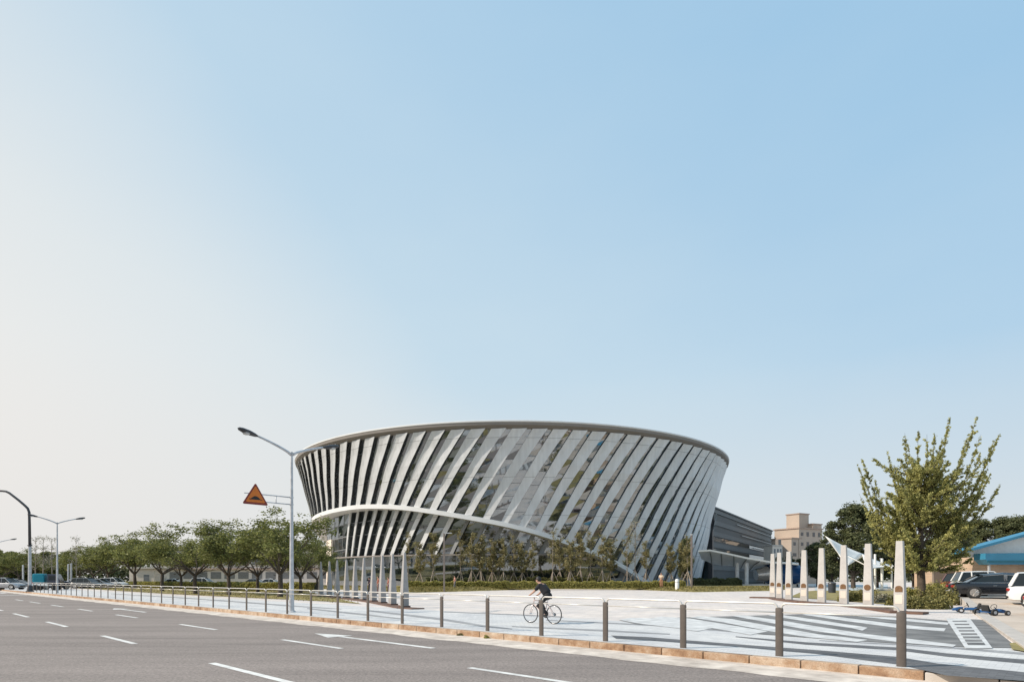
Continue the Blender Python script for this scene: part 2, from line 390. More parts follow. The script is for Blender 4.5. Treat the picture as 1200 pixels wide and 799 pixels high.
def paver(name, c1, c2, bw=.22, bh=.11, rot=0.0, *a_, **k_):
    return paver_(name, c1, c2, bw, bh, rot, *a_, **k_)
def paver_(name, c1, c2, bw=.22, bh=.11, rot=0.0, mortar=(.35,.33,.31), tint=(1.0,.93,.86), msize=.006, upright=False):
    m, n, l, b = nodes(name); b.inputs['Roughness'].default_value = .85
    tc = n.new('ShaderNodeTexCoord'); mp = n.new('ShaderNodeMapping'); mp.inputs['Rotation'].default_value = (PI/2 if upright else 0,0,-rot)
    l.new(tc.outputs['Object'], mp.inputs['Vector'])
    br = n.new('ShaderNodeTexBrick'); br.inputs['Scale'].default_value = 1; br.inputs['Brick Width'].default_value = bw; br.inputs['Row Height'].default_value = bh
    br.inputs['Mortar Size'].default_value = msize; br.inputs['Color1'].default_value = (*c1,1); br.inputs['Color2'].default_value = (*c2,1); br.inputs['Mortar'].default_value = (*mortar,1)
    l.new(mp.outputs[0], br.inputs['Vector'])
    nz = n.new('ShaderNodeTexNoise'); nz.inputs['Scale'].default_value = .45; nz.inputs['Detail'].default_value = 10; nz.inputs['Roughness'].default_value = .68; l.new(tc.outputs['Object'], nz.inputs['Vector'])
    r = n.new('ShaderNodeValToRGB'); r.color_ramp.elements[0].position = .35; r.color_ramp.elements[1].position = .65
    r.color_ramp.elements[0].color = (.80,.80,.815,1); r.color_ramp.elements[1].color = (1.06*tint[0],1.06*tint[1],1.06*tint[2],1); l.new(nz.outputs['Fac'], r.inputs['Fac'])
    mx = n.new('ShaderNodeMix'); mx.data_type = 'RGBA'; mx.blend_type = 'MULTIPLY'; mx.inputs['Factor'].default_value = 1
    l.new(br.outputs['Color'], mx.inputs['A']); l.new(r.outputs['Color'], mx.inputs['B']); l.new(mx.outputs['Result'], b.inputs['Base Color'])
    return m
mat['paver'] = paver('pale sidewalk pavers', (.55,.555,.56), (.65,.65,.65), rot=RZ_ROAD, mortar=(.46,.46,.46), tint=(1,.98,.95))
mat['plaza'] = paver('pale plaza slabs', (.64,.595,.565), (.71,.665,.635), .6, .6, RZ_ROAD, (.46,.43,.41), (1,.95,.90), .014)
mat['darkband'] = paver('charcoal brick pattern', (.10,.10,.105), (.15,.15,.155), .22, .11, RZ_ROAD, (.09,.09,.09), (1,1,1))
mat['darkpanel'] = M('charcoal granite paving', (.10,.10,.10), .85, .3, 1.1, col2=(.23,.225,.22), bump=.3, bscale=30, detail=9)
mb = MB(); mb.poly([st(-45,12.52,-.004), st(-45,260,-.004), st(420,260,-.004), st(420,12.52,-.004)])
tag(mb.build('plaza', mat['plaza']), kind='structure')
mb = MB(); mb.poly([st(-30,12.52,.002), st(-30,19.0,.002), st(250,19.0,.002), st(250,12.52,.002)])
tag(mb.build('sidewalk', mat['paver']), kind='structure')

# painted / paved patterns --------------------------------------------------
def strip_px(mb, top, bot, z):
    """band between two pixel polylines of equal length, laid on the ground"""
    a = [at(x, y, z) for x, y in top]; b = [at(x, y, z) for x, y in bot]
    for i in range(len(a)-1): mb.poly([a[i], a[i+1], b[i+1], b[i]])
def zo(u, v): return (700+u/2.4, 680+v/2.4)
mb = MB()
dark_top = [zo(60,110), zo(200,104), zo(400,99), zo(600,93), zo(800,98), zo(985,112)]
dark_bot = [zo(110,122), zo(250,128), zo(460,150), zo(650,164), zo(850,176), zo(1035,186)]
strip_px(mb, dark_top, dark_bot, .012)
strip_px(mb, [zo(1045,108), zo(1085,110)], [zo(1105,187), zo(1182,188)], .012)
tag(mb.build('plaza_dark_paving', mat['darkpanel']), kind='structure')
mat['marking'] = M('worn white paving paint', (.42,.42,.42), .8, .15, 2.2, col2=(.70,.70,.69), detail=12)
mb = MB()
wh = [([(95,104),(170,106),(250,118),(330,132)], [(60,110),(130,122),(215,132),(280,142)]),
      ([(180,101),(260,106),(370,124),(480,142)], [(150,106),(230,118),(340,136),(430,152)]),
      ([(290,99),(380,108),(510,131),(620,150),(760,166)], [(260,103),(350,116),(480,141),(590,158),(730,172)]),
      ([(410,97),(520,112),(640,132),(760,150),(900,166),(1010,180)], [(380,99),(490,119),(610,141),(735,158),(860,174),(1000,186)]),
      ([(510,95),(620,110),(740,128),(760,132)], [(480,97),(590,115),(715,133),(745,140)]),
      ([(600,92),(720,107),(860,124),(980,134)], [(575,95),(690,112),(840,132),(975,142)]),
      ([(720,94),(830,103),(990,118)], [(690,95),(810,108),(985,124)])]
for i, (a, b) in enumerate(wh): strip_px(mb, [zo(*p) for p in a], [zo(*p) for p in b], .0132+.0007*i)
strip_px(mb, [zo(980,106), zo(1048,106)], [zo(1035,190), zo(1112,190)], .0186)
tag(mb.build('plaza_white_marking', mat['marking']), kind='structure')
mb = MB()
for i in range(8):
    u = i/7.5; v0 = 112+u*66; hgt = 3.2+u*4
    x0 = 990+ (v0-106)*.655+4; x1 = x0+50-(1-u)*10
    strip_px(mb, [zo(x0,v0), zo(x1,v0)], [zo(x0+hgt*.6,v0+hgt), zo(x1+hgt*.6,v0+hgt)], .0205)
tag(mb.build('plaza_ladder_marking', mat['darkpanel']), kind='structure')
# long tapered charcoal and grey brick-patterned bands running along the sidewalk
mat['greyband'] = paver('mid grey brick pattern', (.27,.27,.275), (.34,.34,.345), .22, .11, RZ_ROAD, (.25,.25,.25), (1,1,1))
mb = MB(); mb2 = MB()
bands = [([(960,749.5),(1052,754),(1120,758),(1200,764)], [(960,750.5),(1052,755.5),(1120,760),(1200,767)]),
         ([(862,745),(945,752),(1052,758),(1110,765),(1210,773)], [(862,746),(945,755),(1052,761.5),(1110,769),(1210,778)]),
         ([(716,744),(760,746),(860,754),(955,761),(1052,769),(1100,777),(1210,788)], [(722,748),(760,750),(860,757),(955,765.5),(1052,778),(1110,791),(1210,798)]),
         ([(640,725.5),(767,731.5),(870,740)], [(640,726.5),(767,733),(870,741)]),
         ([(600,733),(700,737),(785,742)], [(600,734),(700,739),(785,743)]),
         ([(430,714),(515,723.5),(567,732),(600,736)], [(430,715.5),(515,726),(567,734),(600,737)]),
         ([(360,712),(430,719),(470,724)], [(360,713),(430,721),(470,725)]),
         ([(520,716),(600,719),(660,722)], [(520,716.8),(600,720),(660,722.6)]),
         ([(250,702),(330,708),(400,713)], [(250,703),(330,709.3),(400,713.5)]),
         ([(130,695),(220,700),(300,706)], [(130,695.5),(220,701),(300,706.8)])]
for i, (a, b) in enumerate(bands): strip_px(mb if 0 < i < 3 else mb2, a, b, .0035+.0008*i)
tag(mb2.build('sidewalk_grey_bands', mat['greyband']), kind='structure')
tag(mb.build('sidewalk_dark_bands', mat['darkband']), kind='structure')

# road markings
mat['roadpaint'] = M('worn road paint', (.50,.49,.47), .75, .2, 3, col2=(.78,.77,.74), detail=10)
mb = MB()
def dash(t, s0, s1, w=.15, z=ZR+.006): mb.poly([st(s0,t-w/2,z), st(s0,t+w/2,z), st(s1,t+w/2,z), st(s1,t-w/2,z)])
def s_px(x, t): return s_of(x, t)
for t, far_ends in ((8.0, [(550,682),(331,400),(211,253),(136,161),(92,108),(60,74),(35,47),(18,27)]), (4.8, [(248,345),(120,158),(55,78),(16,33),(-8,3)])):
    for a, b in far_ends: dash(t, s_px(a, t), s_px(b, t))
# arrows in the kerb lane
def arrow(x, t, z=ZR+.007):
    s = s_px(x, t)
    mb.poly([st(s-4.4,t-.09,z), st(s-4.4,t+.09,z), st(s,t+.09,z), st(s,t-.09,z)])
    mb.poly([st(s-.05,t-.42,z), st(s-.05,t+.42,z), st(s+1.5,t,z)])
for x in (398, 142): arrow(x, 9.6)
# stop line and crosswalk at the junction
for a, b in ((s_px(12, 9.6), 1.0),):
    mb.poly([st(a,1,ZR+.006), st(a,11,ZR+.006), st(a+.8,11,ZR+.006), st(a+.8,1,ZR+.006)])
s0 = s_px(-6, 9.6)
for k in range(9):
    t = 1+k*1.15; mb.poly([st(s0,t,ZR+.006), st(s0,t+.55,ZR+.006), st(s0+4,t+.55,ZR+.006), st(s0+4,t,ZR+.006)])
tag(mb.build('road_markings', mat['roadpaint']), kind='structure')

# lawns ------------------------------------------------------------------
mat['grass'] = M('dry lawn', (.17,.135,.045), .95, .3, 1.2, col2=(.33,.28,.11), bump=.5, bscale=40, detail=10)
def lawn(pts, z=.02):
    mb = MB(); mb.poly([(p.x, p.y, z) for p in pts]); return tag(mb.build('lawn', mat['grass']), kind='structure')
L1 = [at(424,707.5), at(385,704.5), at(300,700.5), at(190,695.2), at(100,689.5), at(60,686.5), at(60,682.5), at(250,683), at(340,688), at(372,696)]
lawn(L1)
# raised lawn behind the plaza
mb = MB()
edge = [(330,689),(400,690.5),(480,694.3),(530,693),(600,691),(650,689.8),(740,690.6),(815,693.5),(905,692),(925,690)]
A = [at(x, y) for x, y in edge]
B = [Vector((a.x*1.06, a.y*1.06, .38)) for a in A]; Cc = [Vector((a.x*1.06/(a.y*1.06)*97, 97, .38)) for a in A]
for i in range(len(A)-1):
    mb.poly([A[i], A[i+1], B[i+1], B[i]]); mb.poly([B[i], B[i+1], Cc[i+1], Cc[i]])
tag(mb.build('lawn', mat['grass']), kind='structure')
lawn([at(925,699.5), at(960,702), at(1000,705), at(1060,709.5), at(1090,710.5), at(1117,703.5), at(1118,694), at(1060,690), at(980,690), at(940,693)], .03)
# grass clumps edging (nobody could count them)
def tufts(name, polys, n, h, m, label):
    P = []
    for poly in polys:
        tri = [(poly[0], poly[i], poly[i+1]) for i in range(1, len(poly)-1)]
        ar = np.array([((b-a).cross(c-a)).length for a, b, c in tri]); 
        for k in np.random.choice(len(tri), n//len(polys), p=ar/ar.sum()):
            a, b, c = tri[k]; u, v = random.random(), random.random()
            if u+v > 1: u, v = 1-u, 1-v
            p = a+(b-a)*u+(c-a)*v; P.append((p.x, p.y, random.uniform(.02,h)))
    o = link(name, leaf_mesh(name, P, h*.7, m, flat=1.8, aspect=.35)); tag(o, label, 'grass', kind='stuff'); return o
tufts('grass', [L1], 26000, .11, leafmat('dry grass blades', (.10,.09,.02), (.36,.30,.12), .6), 'dry yellow grass under the row of street trees')
P = []
for i in range(len(A)-1):
    for k in range(2600):
        u, v = random.random(), random.random()
        if v < .5: p = A[i].lerp(A[i+1], u).lerp(B[i].lerp(B[i+1], u), v*2)
        else: p = B[i].lerp(B[i+1], u).lerp(Cc[i].lerp(Cc[i+1], u), (v-.5)*.6)
        P.append((p.x, p.y, p.z+random.uniform(0,.12)))
tag(link('grass', leaf_mesh('grass', P, .10, bpy.data.materials['dry grass blades'], flat=1.8, aspect=.35)), 'yellow green grass bank in front of the museum', 'grass', kind='stuff')

# parking lot, ramping up away from the camera ----------------------------
mat['lot'] = M('pinkish concrete lot', (.46,.38,.31), .9, .12, .5, col2=(.58,.49,.41), bump=.15, bscale=20)
def lz(Y): return .02 + .36*min(1, max(0, (Y-26)/10.5))
def lotx(Y): return 11.4+(Y-13.3)/1.45
mb = MB(); ys = [9, 13.3, 18, 22, 26, 29, 32, 36.5, 44, 60, 90]
for i in range(len(ys)-1):
    a, b = ys[i], ys[i+1]
    mb.poly([(lotx(a)+.45,a,lz(a)), (lotx(a)+60,a,lz(a)), (lotx(b)+60,b,lz(b)), (lotx(b)+.45,b,lz(b))])
tag(mb.build('parking_lot', mat['lot']), kind='structure')
mb = MB()
ys2 = [13.3+i*1.2 for i in range(26)]
for a in ys2:
    b = a+1.19
    z = lz(a)+.06
    v = [(lotx(a)+dx, a, zz_) for dx in (0,.5) for zz_ in (-.02,z)] + [(lotx(b)+dx, b, zz_) for dx in (0,.5) for zz_ in (-.02,lz(b)+.06)]
    mb.add(v, [(0,1,5,4),(1,3,7,5),(3,2,6,7),(0,2,3,1),(4,5,7,6)])
tag(mb.build('lot_kerb', mat['kerbpale'], bevel=.01), kind='structure')
mb = MB(); mb.poly([at(1186,760,.03), at(1183,753,.03), at(1215,750,.03), at(1215,765,.03)]); tag(mb.build('lawn', mat['grass']), kind='structure')

# ------------------------------------------------------------------ railing along the kerb
fence = thing('railing', 'long kerbside railing of brown grey posts joined by two pale rails', 'railing', (0,0,0))
TP = 12.68
K = [.000829 + .0001115*i for i in range(0, 42)]
ps = []
for i, k in enumerate(K):
    x = 1/k - 150; ps.append(s_of(x, TP))
ps = [p for p in ps if p < s_of(39, TP)]
dsp = (ps[-1]-ps[0])/(len(ps)-1); ps = [ps[0]+i*dsp for i in range(len(ps))]
mb = MB(); mb.lathe([(.083,-.02),(.083,.965),(.075,.99),(.04,1.0)], n=18)
pm = mb.build('post', mat['post'], fence, smooth=False); smooth_angle(pm); pm.data.transform(Matrix.Diagonal((.95, .36, 1, 1))); pm.rotation_euler.z = RZ_ROAD; pm.location = st(ps[0], TP)
for s in ps[1:]:
    c = pm.copy(); C.objects.link(c); c.location = st(s, TP); c.parent = fence
L = dsp
mb = MB()
def arc(cx, cz, r, a0, a1, n=6): return [(cx+r*math.cos(R_(a0+(a1-a0)*i/n)), 0, cz+r*math.sin(R_(a0+(a1-a0)*i/n))) for i in range(n+1)]
loop = [(.03,0,.97)] + arc(.14,.98,.10,180,90) + arc(L-.14,.98,.10,90,0) + [(L-.03,0,.97)]
mb.tube(loop, .021, 8)
rm = mb.build('top_rail', mat['rail'], fence, smooth=True); rm.location = st(ps[0], TP); rm.rotation_euler.z = RZ_ROAD
mb = MB(); mb.tube([(.06,0,.90),(L-.06,0,.90)], .014, 8)
lm = mb.build('lower_rail', mat['rail'], fence, smooth=True); lm.location = st(ps[0], TP); lm.rotation_euler.z = RZ_ROAD
for s in ps[1:-1]:
    for q in (rm, lm):
        c = q.copy(); C.objects.link(c); c.location = st(s, TP); c.parent = fence
# second short railing beyond the junction
f2 = thing('railing', 'short distant kerbside railing beyond the black signal mast', 'railing', (0,0,0))
p0 = at(-12,690); p1 = at(15,689)
for i in range(8):
    c = pm.copy(); C.objects.link(c); c.location = p0.lerp(p1, i/7); c.parent = f2
mb = MB(); mb.tube([p0+Vector((0,0,1.05)), p1+Vector((0,0,1.05))], .03, 6); mb.build('top_rail', mat['rail'], f2)

# ------------------------------------------------------------------ street lamps
def double_lamp(loc, label, metal, headm, sc=1.0, detail=True):
    t = thing('street_lamp', label, 'street lamp', loc, 0, 'double arm street lamps')
    mb = MB(); mb.lathe([(.19,0),(.19,.04),(.12,.06),(.115,.5),(.10,1.4),(.075,4.5),(.055,7.5)], n=14); p = mb.build('pole', metal, t); smooth_angle(p)
    if detail:
        mb = MB()
        for k in range(4): mb.lathe([(.02,.04),(.02,.08)], (.15*math.cos(k*PI/2+.8), .15*math.sin(k*PI/2+.8), 0), 6)
        mb.box((0,-.118,.9), (.12,.03,.35)); mb.build('base_fitting', metal, t)
    for sg in (-1, 1):
        n = Vector((DN[0]*sg, DN[1]*sg, 0))
        pts = []; k = 8
        for i in range(k+1):
            u = i/k; pts.append(n*(1.6*u) + Vector((0,0,7.35+.62*u**.75)))
        mb = MB(); mb.tube(pts, [.068-.022*i/k for i in range(k+1)], 8); a = mb.build('arm', metal, t, smooth=True)
        # cobra head
        h = MB(); prof = [(0,.04,.04),(.12,.10,.08),(.35,.17,.11),(.65,.18,.105),(.82,.12,.07),(.88,.03,.02)]
        o = len(h.v); N = 10; ax = n; sd = Vector((-n.y, n.x, 0)); b0 = pts[-1]; up = Vector((0,0,1)); dz = .22
        for d, w, hh in prof:
            for q in range(N):
                an = 2*PI*q/N; h.v.append(tuple(b0 + ax*d + up*(d*dz) + sd*(w*math.cos(an)) + up*(hh*math.sin(an))))
        for i in range(len(prof)-1):
            for q in range(N):
                A_ = i*N+q; B_ = i*N+(q+1) % N; h.f.append((A_, B_, B_+N, A_+N)); h.m.append(0)
        h.f.append(tuple(range(N))); h.m.append(0)
        hd = h.build('lamp_head', headm, t, smooth=True)
        g = MB(); g.ell(tuple(b0 + ax*.5 + up*(.5*dz-.08)), (.17,.17,.07), 10, 6); gl = g.build('lens', mat['lens'], t); gl.parent = hd
    return t
mat['lens'] = M('lamp lens', (.45,.46,.46), .15, .05, 3)
base1 = Vector((-10.33, 28.0, 0))
near = double_lamp(base1, 'tall galvanised double arm street lamp carrying the bracket of the triangular hump sign', mat['galv'], mat['darkmetal'])
double_lamp(px(67, 63.4), 'double arm street lamp right of the black signal mast', mat['galv'], mat['darkmetal'], detail=False)
double_lamp(px(-3, 98), 'double arm street lamp with only its arm showing at the left edge of the photo', mat['galv'], mat['darkmetal'], detail=False)
double_lamp(px(10, 152), 'most distant double arm street lamp above the far trees at left', mat['galv'], mat['darkmetal'], detail=False)
# small control box and ballast ring on the near pole
mb = MB(); mb.lathe([(.085,5.0),(.085,5.08)], n=12); mb.lathe([(.085,5.33),(.085,5.41)], n=12); mb.build('clamp', mat['galv'], near)
# traffic sign: hump ahead
sg = thing('traffic_sign', 'orange triangular road hump warning sign with dark red border', 'traffic sign', base1)
def sgp(u, z, o=0.0): return Vector((-DN[0]*u - DS[0]*o, -DN[1]*u - DS[1]*o, z))
mb = MB()
for z in (5.04, 5.37): mb.tube([sgp(.08,z), sgp(2.2,z)], .026, 8)
mb.tube([sgp(.75,5.04), sgp(.75,5.37)], .02, 8); mb.tube([sgp(1.9,5.04), sgp(1.9,5.37)], .02, 8)
mb.build('bracket', mat['galv'], sg, smooth=True)
def tri_poly(cx, zb, w, hgt, rc, n=5):
    P = [(-w/2, 0), (w/2, 0), (0, hgt)]; cen = (0, hgt/3); out = []
    for i, (x, z) in enumerate(P):
        # rounded corners
        dx, dz = cen[0]-x, cen[1]-z; d = math.hypot(dx, dz); ox, oz = x+dx/d*rc*2, z+dz/d*rc*2
        base = math.atan2(-dz, -dx)
        for k in range(n+1):
            a = base + R_(-60+120*k/n); out.append((cx+ox+rc*math.cos(a), zb+oz+rc*math.sin(a)))
    return out
def plate(poly, o0, o1, name, m, par):
    mb = MB(); n = len(poly)
    vs = [sgp(u, z, o0) for u, z in poly] + [sgp(u, z, o1) for u, z in poly]
    mb.add(vs, [tuple(range(n)), tuple(reversed(range(n, 2*n)))] + [(i, i+n, (i+1) % n+n, (i+1) % n) for i in range(n)])
    return mb.build(name, m, par)
mat['signred'] = M('sign dark red', (.20,.022,.012), .45, .08, 8); mat['signor'] = M('sign orange', (.62,.16,.012), .5, .06, 8)
plate(tri_poly(1.72, 4.88, 1.18, .98, .05), .035, .05, 'border', mat['signred'], sg)
plate(tri_poly(1.72, 4.98, .90, .75, .04), .052, .056, 'face', mat['signor'], sg)
hp = [(1.72-.30, 5.10), (1.72-.30, 5.13)] + [(1.72-.22+.44*i/10, 5.13+.13*math.sin(PI*i/10)) for i in range(11)] + [(1.72+.30, 5.13), (1.72+.30, 5.10)]
plate(hp, .058, .061, 'hump_symbol', mat['black'], sg)

# signal mast
sm = thing('signal_mast', 'tall black bent arm signal mast at the end of the railing', 'signal mast', px(35, 70, 0))
cx0 = px(35, 70).x
def rel(x, y): return (px(x, 70).x - cx0, 0, zz(y, 70))
mb = MB(); mb.lathe([(.42,0),(.42,.06),(.32,.12),(.20,.75),(.17,.8)], n=14); smooth_angle(mb.build('base', mat['darkmetal'], sm))
mb = MB(); mb.tube([(0,0,.1), rel(35,640)], [.19,.16], 12); smooth_angle(mb.build('pole', mat['galv'], sm))
mb = MB(); mb.tube([rel(35,641), rel(34.5,610), rel(34.2,600), rel(32.5,595.5), rel(29,592), rel(22,586), rel(11,577.5), rel(7,575.6), rel(2,575), rel(-40,573)], [.155,.14,.14,.14,.135,.13,.125,.12,.12,.10], 10)
mb.lathe([(.24,0),(.24,.15)], (0,0,zz(639.5,70)), 12); mb.build('arm', mat['darkmetal'], sm, smooth=True)

# slim square plaza lamps
def slim(x, y, ytop, label, head):
    Y = 1120/(y-HY); t = thing('lamp_post', label, 'lamp post', px(x, Y), 0, 'slim lamp posts along the grass bank')
    h = zz(ytop, Y)
    mb = MB(); mb.box((0,0,h/2), (.19,.19,h)); mb.build('pole', M('warm grey lamp post', (.20,.165,.145), .5), t, bevel=.015)
    mb = MB()
    if head: mb.box((.42,0,h-.04), (.95,.22,.09))
    else: mb.box((0,0,h+.09), (.24,.24,.18))
    mb.build('lamp_head', mat['galv'], t, bevel=.02)
slim(520.5, 693.2, 624, 'slim square lamp post with short side head on the grass bank left of the cyclist', True)
slim(810.5, 692.2, 627, 'slim square lamp post with a plain cap before the right end of the museum', False)
# plain distant poles
for x, y, yt, lb in ((27,688,662,'thin grey pole left of the signal mast base'), (80,689,661,'thin grey pole right of the far double lamp'), (83.5,689,660,'second thin grey pole right of the far double lamp')):
    Y = 1120/(y-HY); t = thing('pole', lb, 'pole', px(x, Y)); mb = MB(); mb.lathe([(.13,0),(.13,zz(yt,Y)),(.05,zz(yt,Y)+.05)], n=8); mb.build('shaft', mat['galv'], t)
    mb = MB(); mb.lathe([(.22,0),(.2,.15)], n=8); mb.build('footing', mat['concrete'], t)

# ------------------------------------------------------------------ museum
D, NB = 138.0, 92
prof = [(0,41.0),(1.8,41.3),(9,42.7),(13,43.3),(16.3,44.0),(19,44.8),(21.9,45.5),(24.3,46.3),(26,46.7)]
def RP(z):
    for (a, ra), (b, rb) in zip(prof, prof[1:]):
        if z <= b: return ra+(rb-ra)*(z-a)/(b-a)
    return prof[-1][1]
arcp = [(-180,0),(-120,3),(-95,9.5),(-72,13.3),(-47,13.8),(-36.5,13.9),(-25,13.3),(-14,11.9),(0,9.9),(7.5,8.4),(17.7,5.95),(26,3.7),(31,2.0),(36,0),(180,0)]
def arcz(ph):
    d = math.degrees(ph)
    while d > 180: d -= 360
    while d < -180: d += 360
    for (a, za), (b, zb) in zip(arcp, arcp[1:]):
        if d <= b:
            u = (d-a)/(b-a); return za+(zb-za)*u
    return 0
mus = thing('museum_building', 'large flared round museum wrapped in slanted pale metal fins above dark glass', 'museum', (0, D, 0))
def cyl(ph, r, z): return Vector((r*math.sin(ph), -r*math.cos(ph), z))
ZT = 24.5
def line(pht, z): return pht - (min(1.22, max(1.02, 1.13-.55*pht)) - min(.5, max(0, -.2-pht)*.75))*(.0122*(ZT-z) + .00008*((ZT-8)**2-(z-8)**2))
def zlow(pht):
    z = ZT
    for _ in range(400):
        z -= .06
        if z <= 0: return 0.0
        if z < arcz(line(pht, z)): return z
    return 0.0
pitch = 2*PI/NB
rng = random.Random(3)
for i in range(NB):
    pht = (i-NB/2+.35)*pitch
    vis = -R_(125) < pht < R_(140)
    zl = zlow(pht); n = 9 if vis else 3
    # fin: narrow bright strip (outer edge proud on the right) + wing widening to the top
    P = []
    for j in range(n+1):
        z = zl + (ZT-zl)*j/n
        ph = line(pht, z); r = RP(z)
        rk = min(1, max(0, (math.degrees(pht)-4)/40)); wing = 1.08*max(0, (z-10.5)/(ZT-10.5)); fw = 1.18; fo = .46
        rows = [(-wing-.02, .14), (0, .2), (fw, fo), (fw, fo-.10), (0, .10), (-wing-.02, .02)]
        P.append([cyl(ph + w/r, r+o, z) for w, o in rows])
    mb = MB(); V = [p for row in P for p in row]; Fc = []
    for j in range(n):
        for q in range(6):
            a = j*6+q; b = j*6+(q+1) % 6; Fc.append((a, b, b+6, a+6))
    Fc.append((5,4,3,2,1,0)); Fc.append(tuple(n*6+q for q in range(6)))
    mb.add(V, Fc); mb.build('fin', mat['fin'], mus)
    # glass bay
    mb = MB(); nz_ = max(2, int((ZT-zl)/1.9)) if vis else 3
    for j in range(nz_):
        z0 = zl-.25 + (ZT-zl+.25)*j/nz_; z1 = zl-.25 + (ZT-zl+.25)*(j+1)/nz_
        tw = [rng.uniform(-.011,.011) for _ in range(4)]
        q = [cyl(line(pht, z0), RP(z0)-.12+tw[0], z0), cyl(line(pht+pitch, z0), RP(z0)-.12+tw[1], z0), cyl(line(pht+pitch, z1), RP(z1)-.12+tw[2], z1), cyl(line(pht, z1), RP(z1)-.12+tw[3], z1)]
        mb.poly(q)
        if vis and j:
            a, b = cyl(line(pht, z0), RP(z0)-.07, z0), cyl(line(pht+pitch, z0), RP(z0)-.07, z0)
            mb.add([a, b, b+Vector((0,0,.07)), a+Vector((0,0,.07))], [(0,1,2,3)], 1)
    mb.build('window', [mat['glass'], mat['mull']], mus)
# recessed ground storey: glass bays and leaning columns where the arc leaves room
REC = 1.9
mat['gc'] = M('grey column', (.20,.21,.22), .6, .1, 1)
for i in range(NB):
    pht = (i-NB/2+.35)*pitch
    if abs(pht) > R_(112): continue
    zl = zlow(pht)
    if zl < .6: continue
    nz_ = max(1, int(zl/2.2)); mb = MB()
    for j in range(nz_):
        z0 = zl*j/nz_; z1 = zl*(j+1)/nz_+.3*(j == nz_-1)
        tw = [rng.uniform(-.012,.012) for _ in range(4)]
        RQ = lambda z: 41.5-REC + .12*z
        mb.poly([cyl(line(pht, z0), RQ(z0)+tw[0], z0), cyl(line(pht+pitch, z0), RQ(z0)+tw[1], z0), cyl(line(pht+pitch, z1), RQ(z1)+tw[2], z1), cyl(line(pht, z1), RQ(z1)+tw[3], z1)])
        for e in (0,1):
            a, b = cyl(line(pht+e*pitch, z0), RQ(z0)+.05, z0), cyl(line(pht+e*pitch, z1), RQ(z1)+.05, z1)
            t_ = (b-a).cross(Vector((0,0,1))).normalized(); t_ = Vector((math.cos(pht), math.sin(pht), 0))*.06
            mb.add([a-t_, a+t_, b+t_, b-t_], [(0,1,2,3)], 1)
        a, b = cyl(line(pht, z0), RQ(z0)+.06, z0), cyl(line(pht+pitch, z0), RQ(z0)+.06, z0)
        mb.add([a, b, b+Vector((0,0,.16)), a+Vector((0,0,.16))], [(0,1,2,3)], 1)
    mb.build('ground_window', [mat['glass2'], mat['mull']], mus)
    left = pht < R_(-2)
    if pht < R_(-38): continue
    w, th_ = (1.0, .14) if left else (.7, .25)
    P = []; n = 5
    for j in range(n+1):
        z = zl*j/n; ph = line(pht, z); r = 41.5-REC+.12*z+.35 if left else 41.5-REC+.12*z+.3
        P += [cyl(ph, r, z), cyl(ph+w/r, r+.25, z), cyl(ph+w/r, r+.25-th_, z), cyl(ph, r-th_, z)]
    Fc = [(j*4+q, j*4+(q+1) % 4, (j+1)*4+(q+1) % 4, (j+1)*4+q) for j in range(n) for q in range(4)]
    mb = MB(); mb.add(P, Fc); mb.build('column', mat['fin'] if left else mat['gc'], mus)
for k_ in range(16):
    p0_, p1_ = R_(-66+6*k_), R_(-66+6*(k_+1)); zt_ = min(5.3, max(.5, min(arcz(p0_), arcz(p1_))-1.0))
    r_ = 41.5-REC+1.25; mb = MB(); mb.poly([cyl(p0_, r_, 0), cyl(p1_, r_, 0), cyl(p1_, r_+.3, zt_), cyl(p0_, r_+.3, zt_)])
    a, b = cyl(p0_, r_+.35, zt_), cyl(p1_, r_+.35, zt_); mb.add([a, b, b+Vector((0,0,.25)), a+Vector((0,0,.25))], [(0,1,2,3)], 1)
    mb.build('lobby_glass', [mat['glass2'], mat['soffit']], mus)
# arc beam with its underside
mb = MB(); n = 150; V = []; Fc = []
for j in range(n+1):
    ph = R_(-112) + (R_(36.5)-R_(-112))*j/n; z = arcz(ph)
    z = sum(arcz(ph+.02*q) for q in range(-4,5))/9
    r = RP(z); dh = .36 if z > 1 else .3
    V += [cyl(ph, r+.55, z+dh), cyl(ph, r+.55, z-dh), cyl(ph, r-REC-1.5, z-dh-.02), cyl(ph, r-.1, z+dh)]
for j in range(n):
    for q in range(4): Fc.append((j*4+q, j*4+(q+1) % 4, (j+1)*4+(q+1) % 4, (j+1)*4+q))
mb.add(V, Fc); smooth_angle(mb.build('arc_beam', mat['rim'], mus), 40)
# rim
def ring(profile, name, m, n=160):
    mb = MB(); k = len(profile); V = []; Fc = []
    for j in range(n):
        ph = 2*PI*j/n; V += [cyl(ph, r, z) for r, z in profile]
    for j in range(n):
        for q in range(k-1):
            a = j*k+q; b = ((j+1) % n)*k+q; Fc.append((a, b, b+1, a+1))
    mb.add(V, Fc); return smooth_angle(mb.build(name, m, mus), 30)
ring([(46.3,25.75),(46.9,25.72),(47.2,25.6),(47.2,25.42),(47.1,25.35)], 'rim', mat['rim'])
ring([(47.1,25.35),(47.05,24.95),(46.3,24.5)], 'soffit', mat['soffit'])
ring([(46.3,25.75),(44,25.5),(20,25.6),(.1,25.7)], 'roof', mat['concrete'], 96)
ring([(46.3,24.5),(45.9,24.4),(45.4,24.45)], 'ceiling_edge', mat['soffit'], 96)
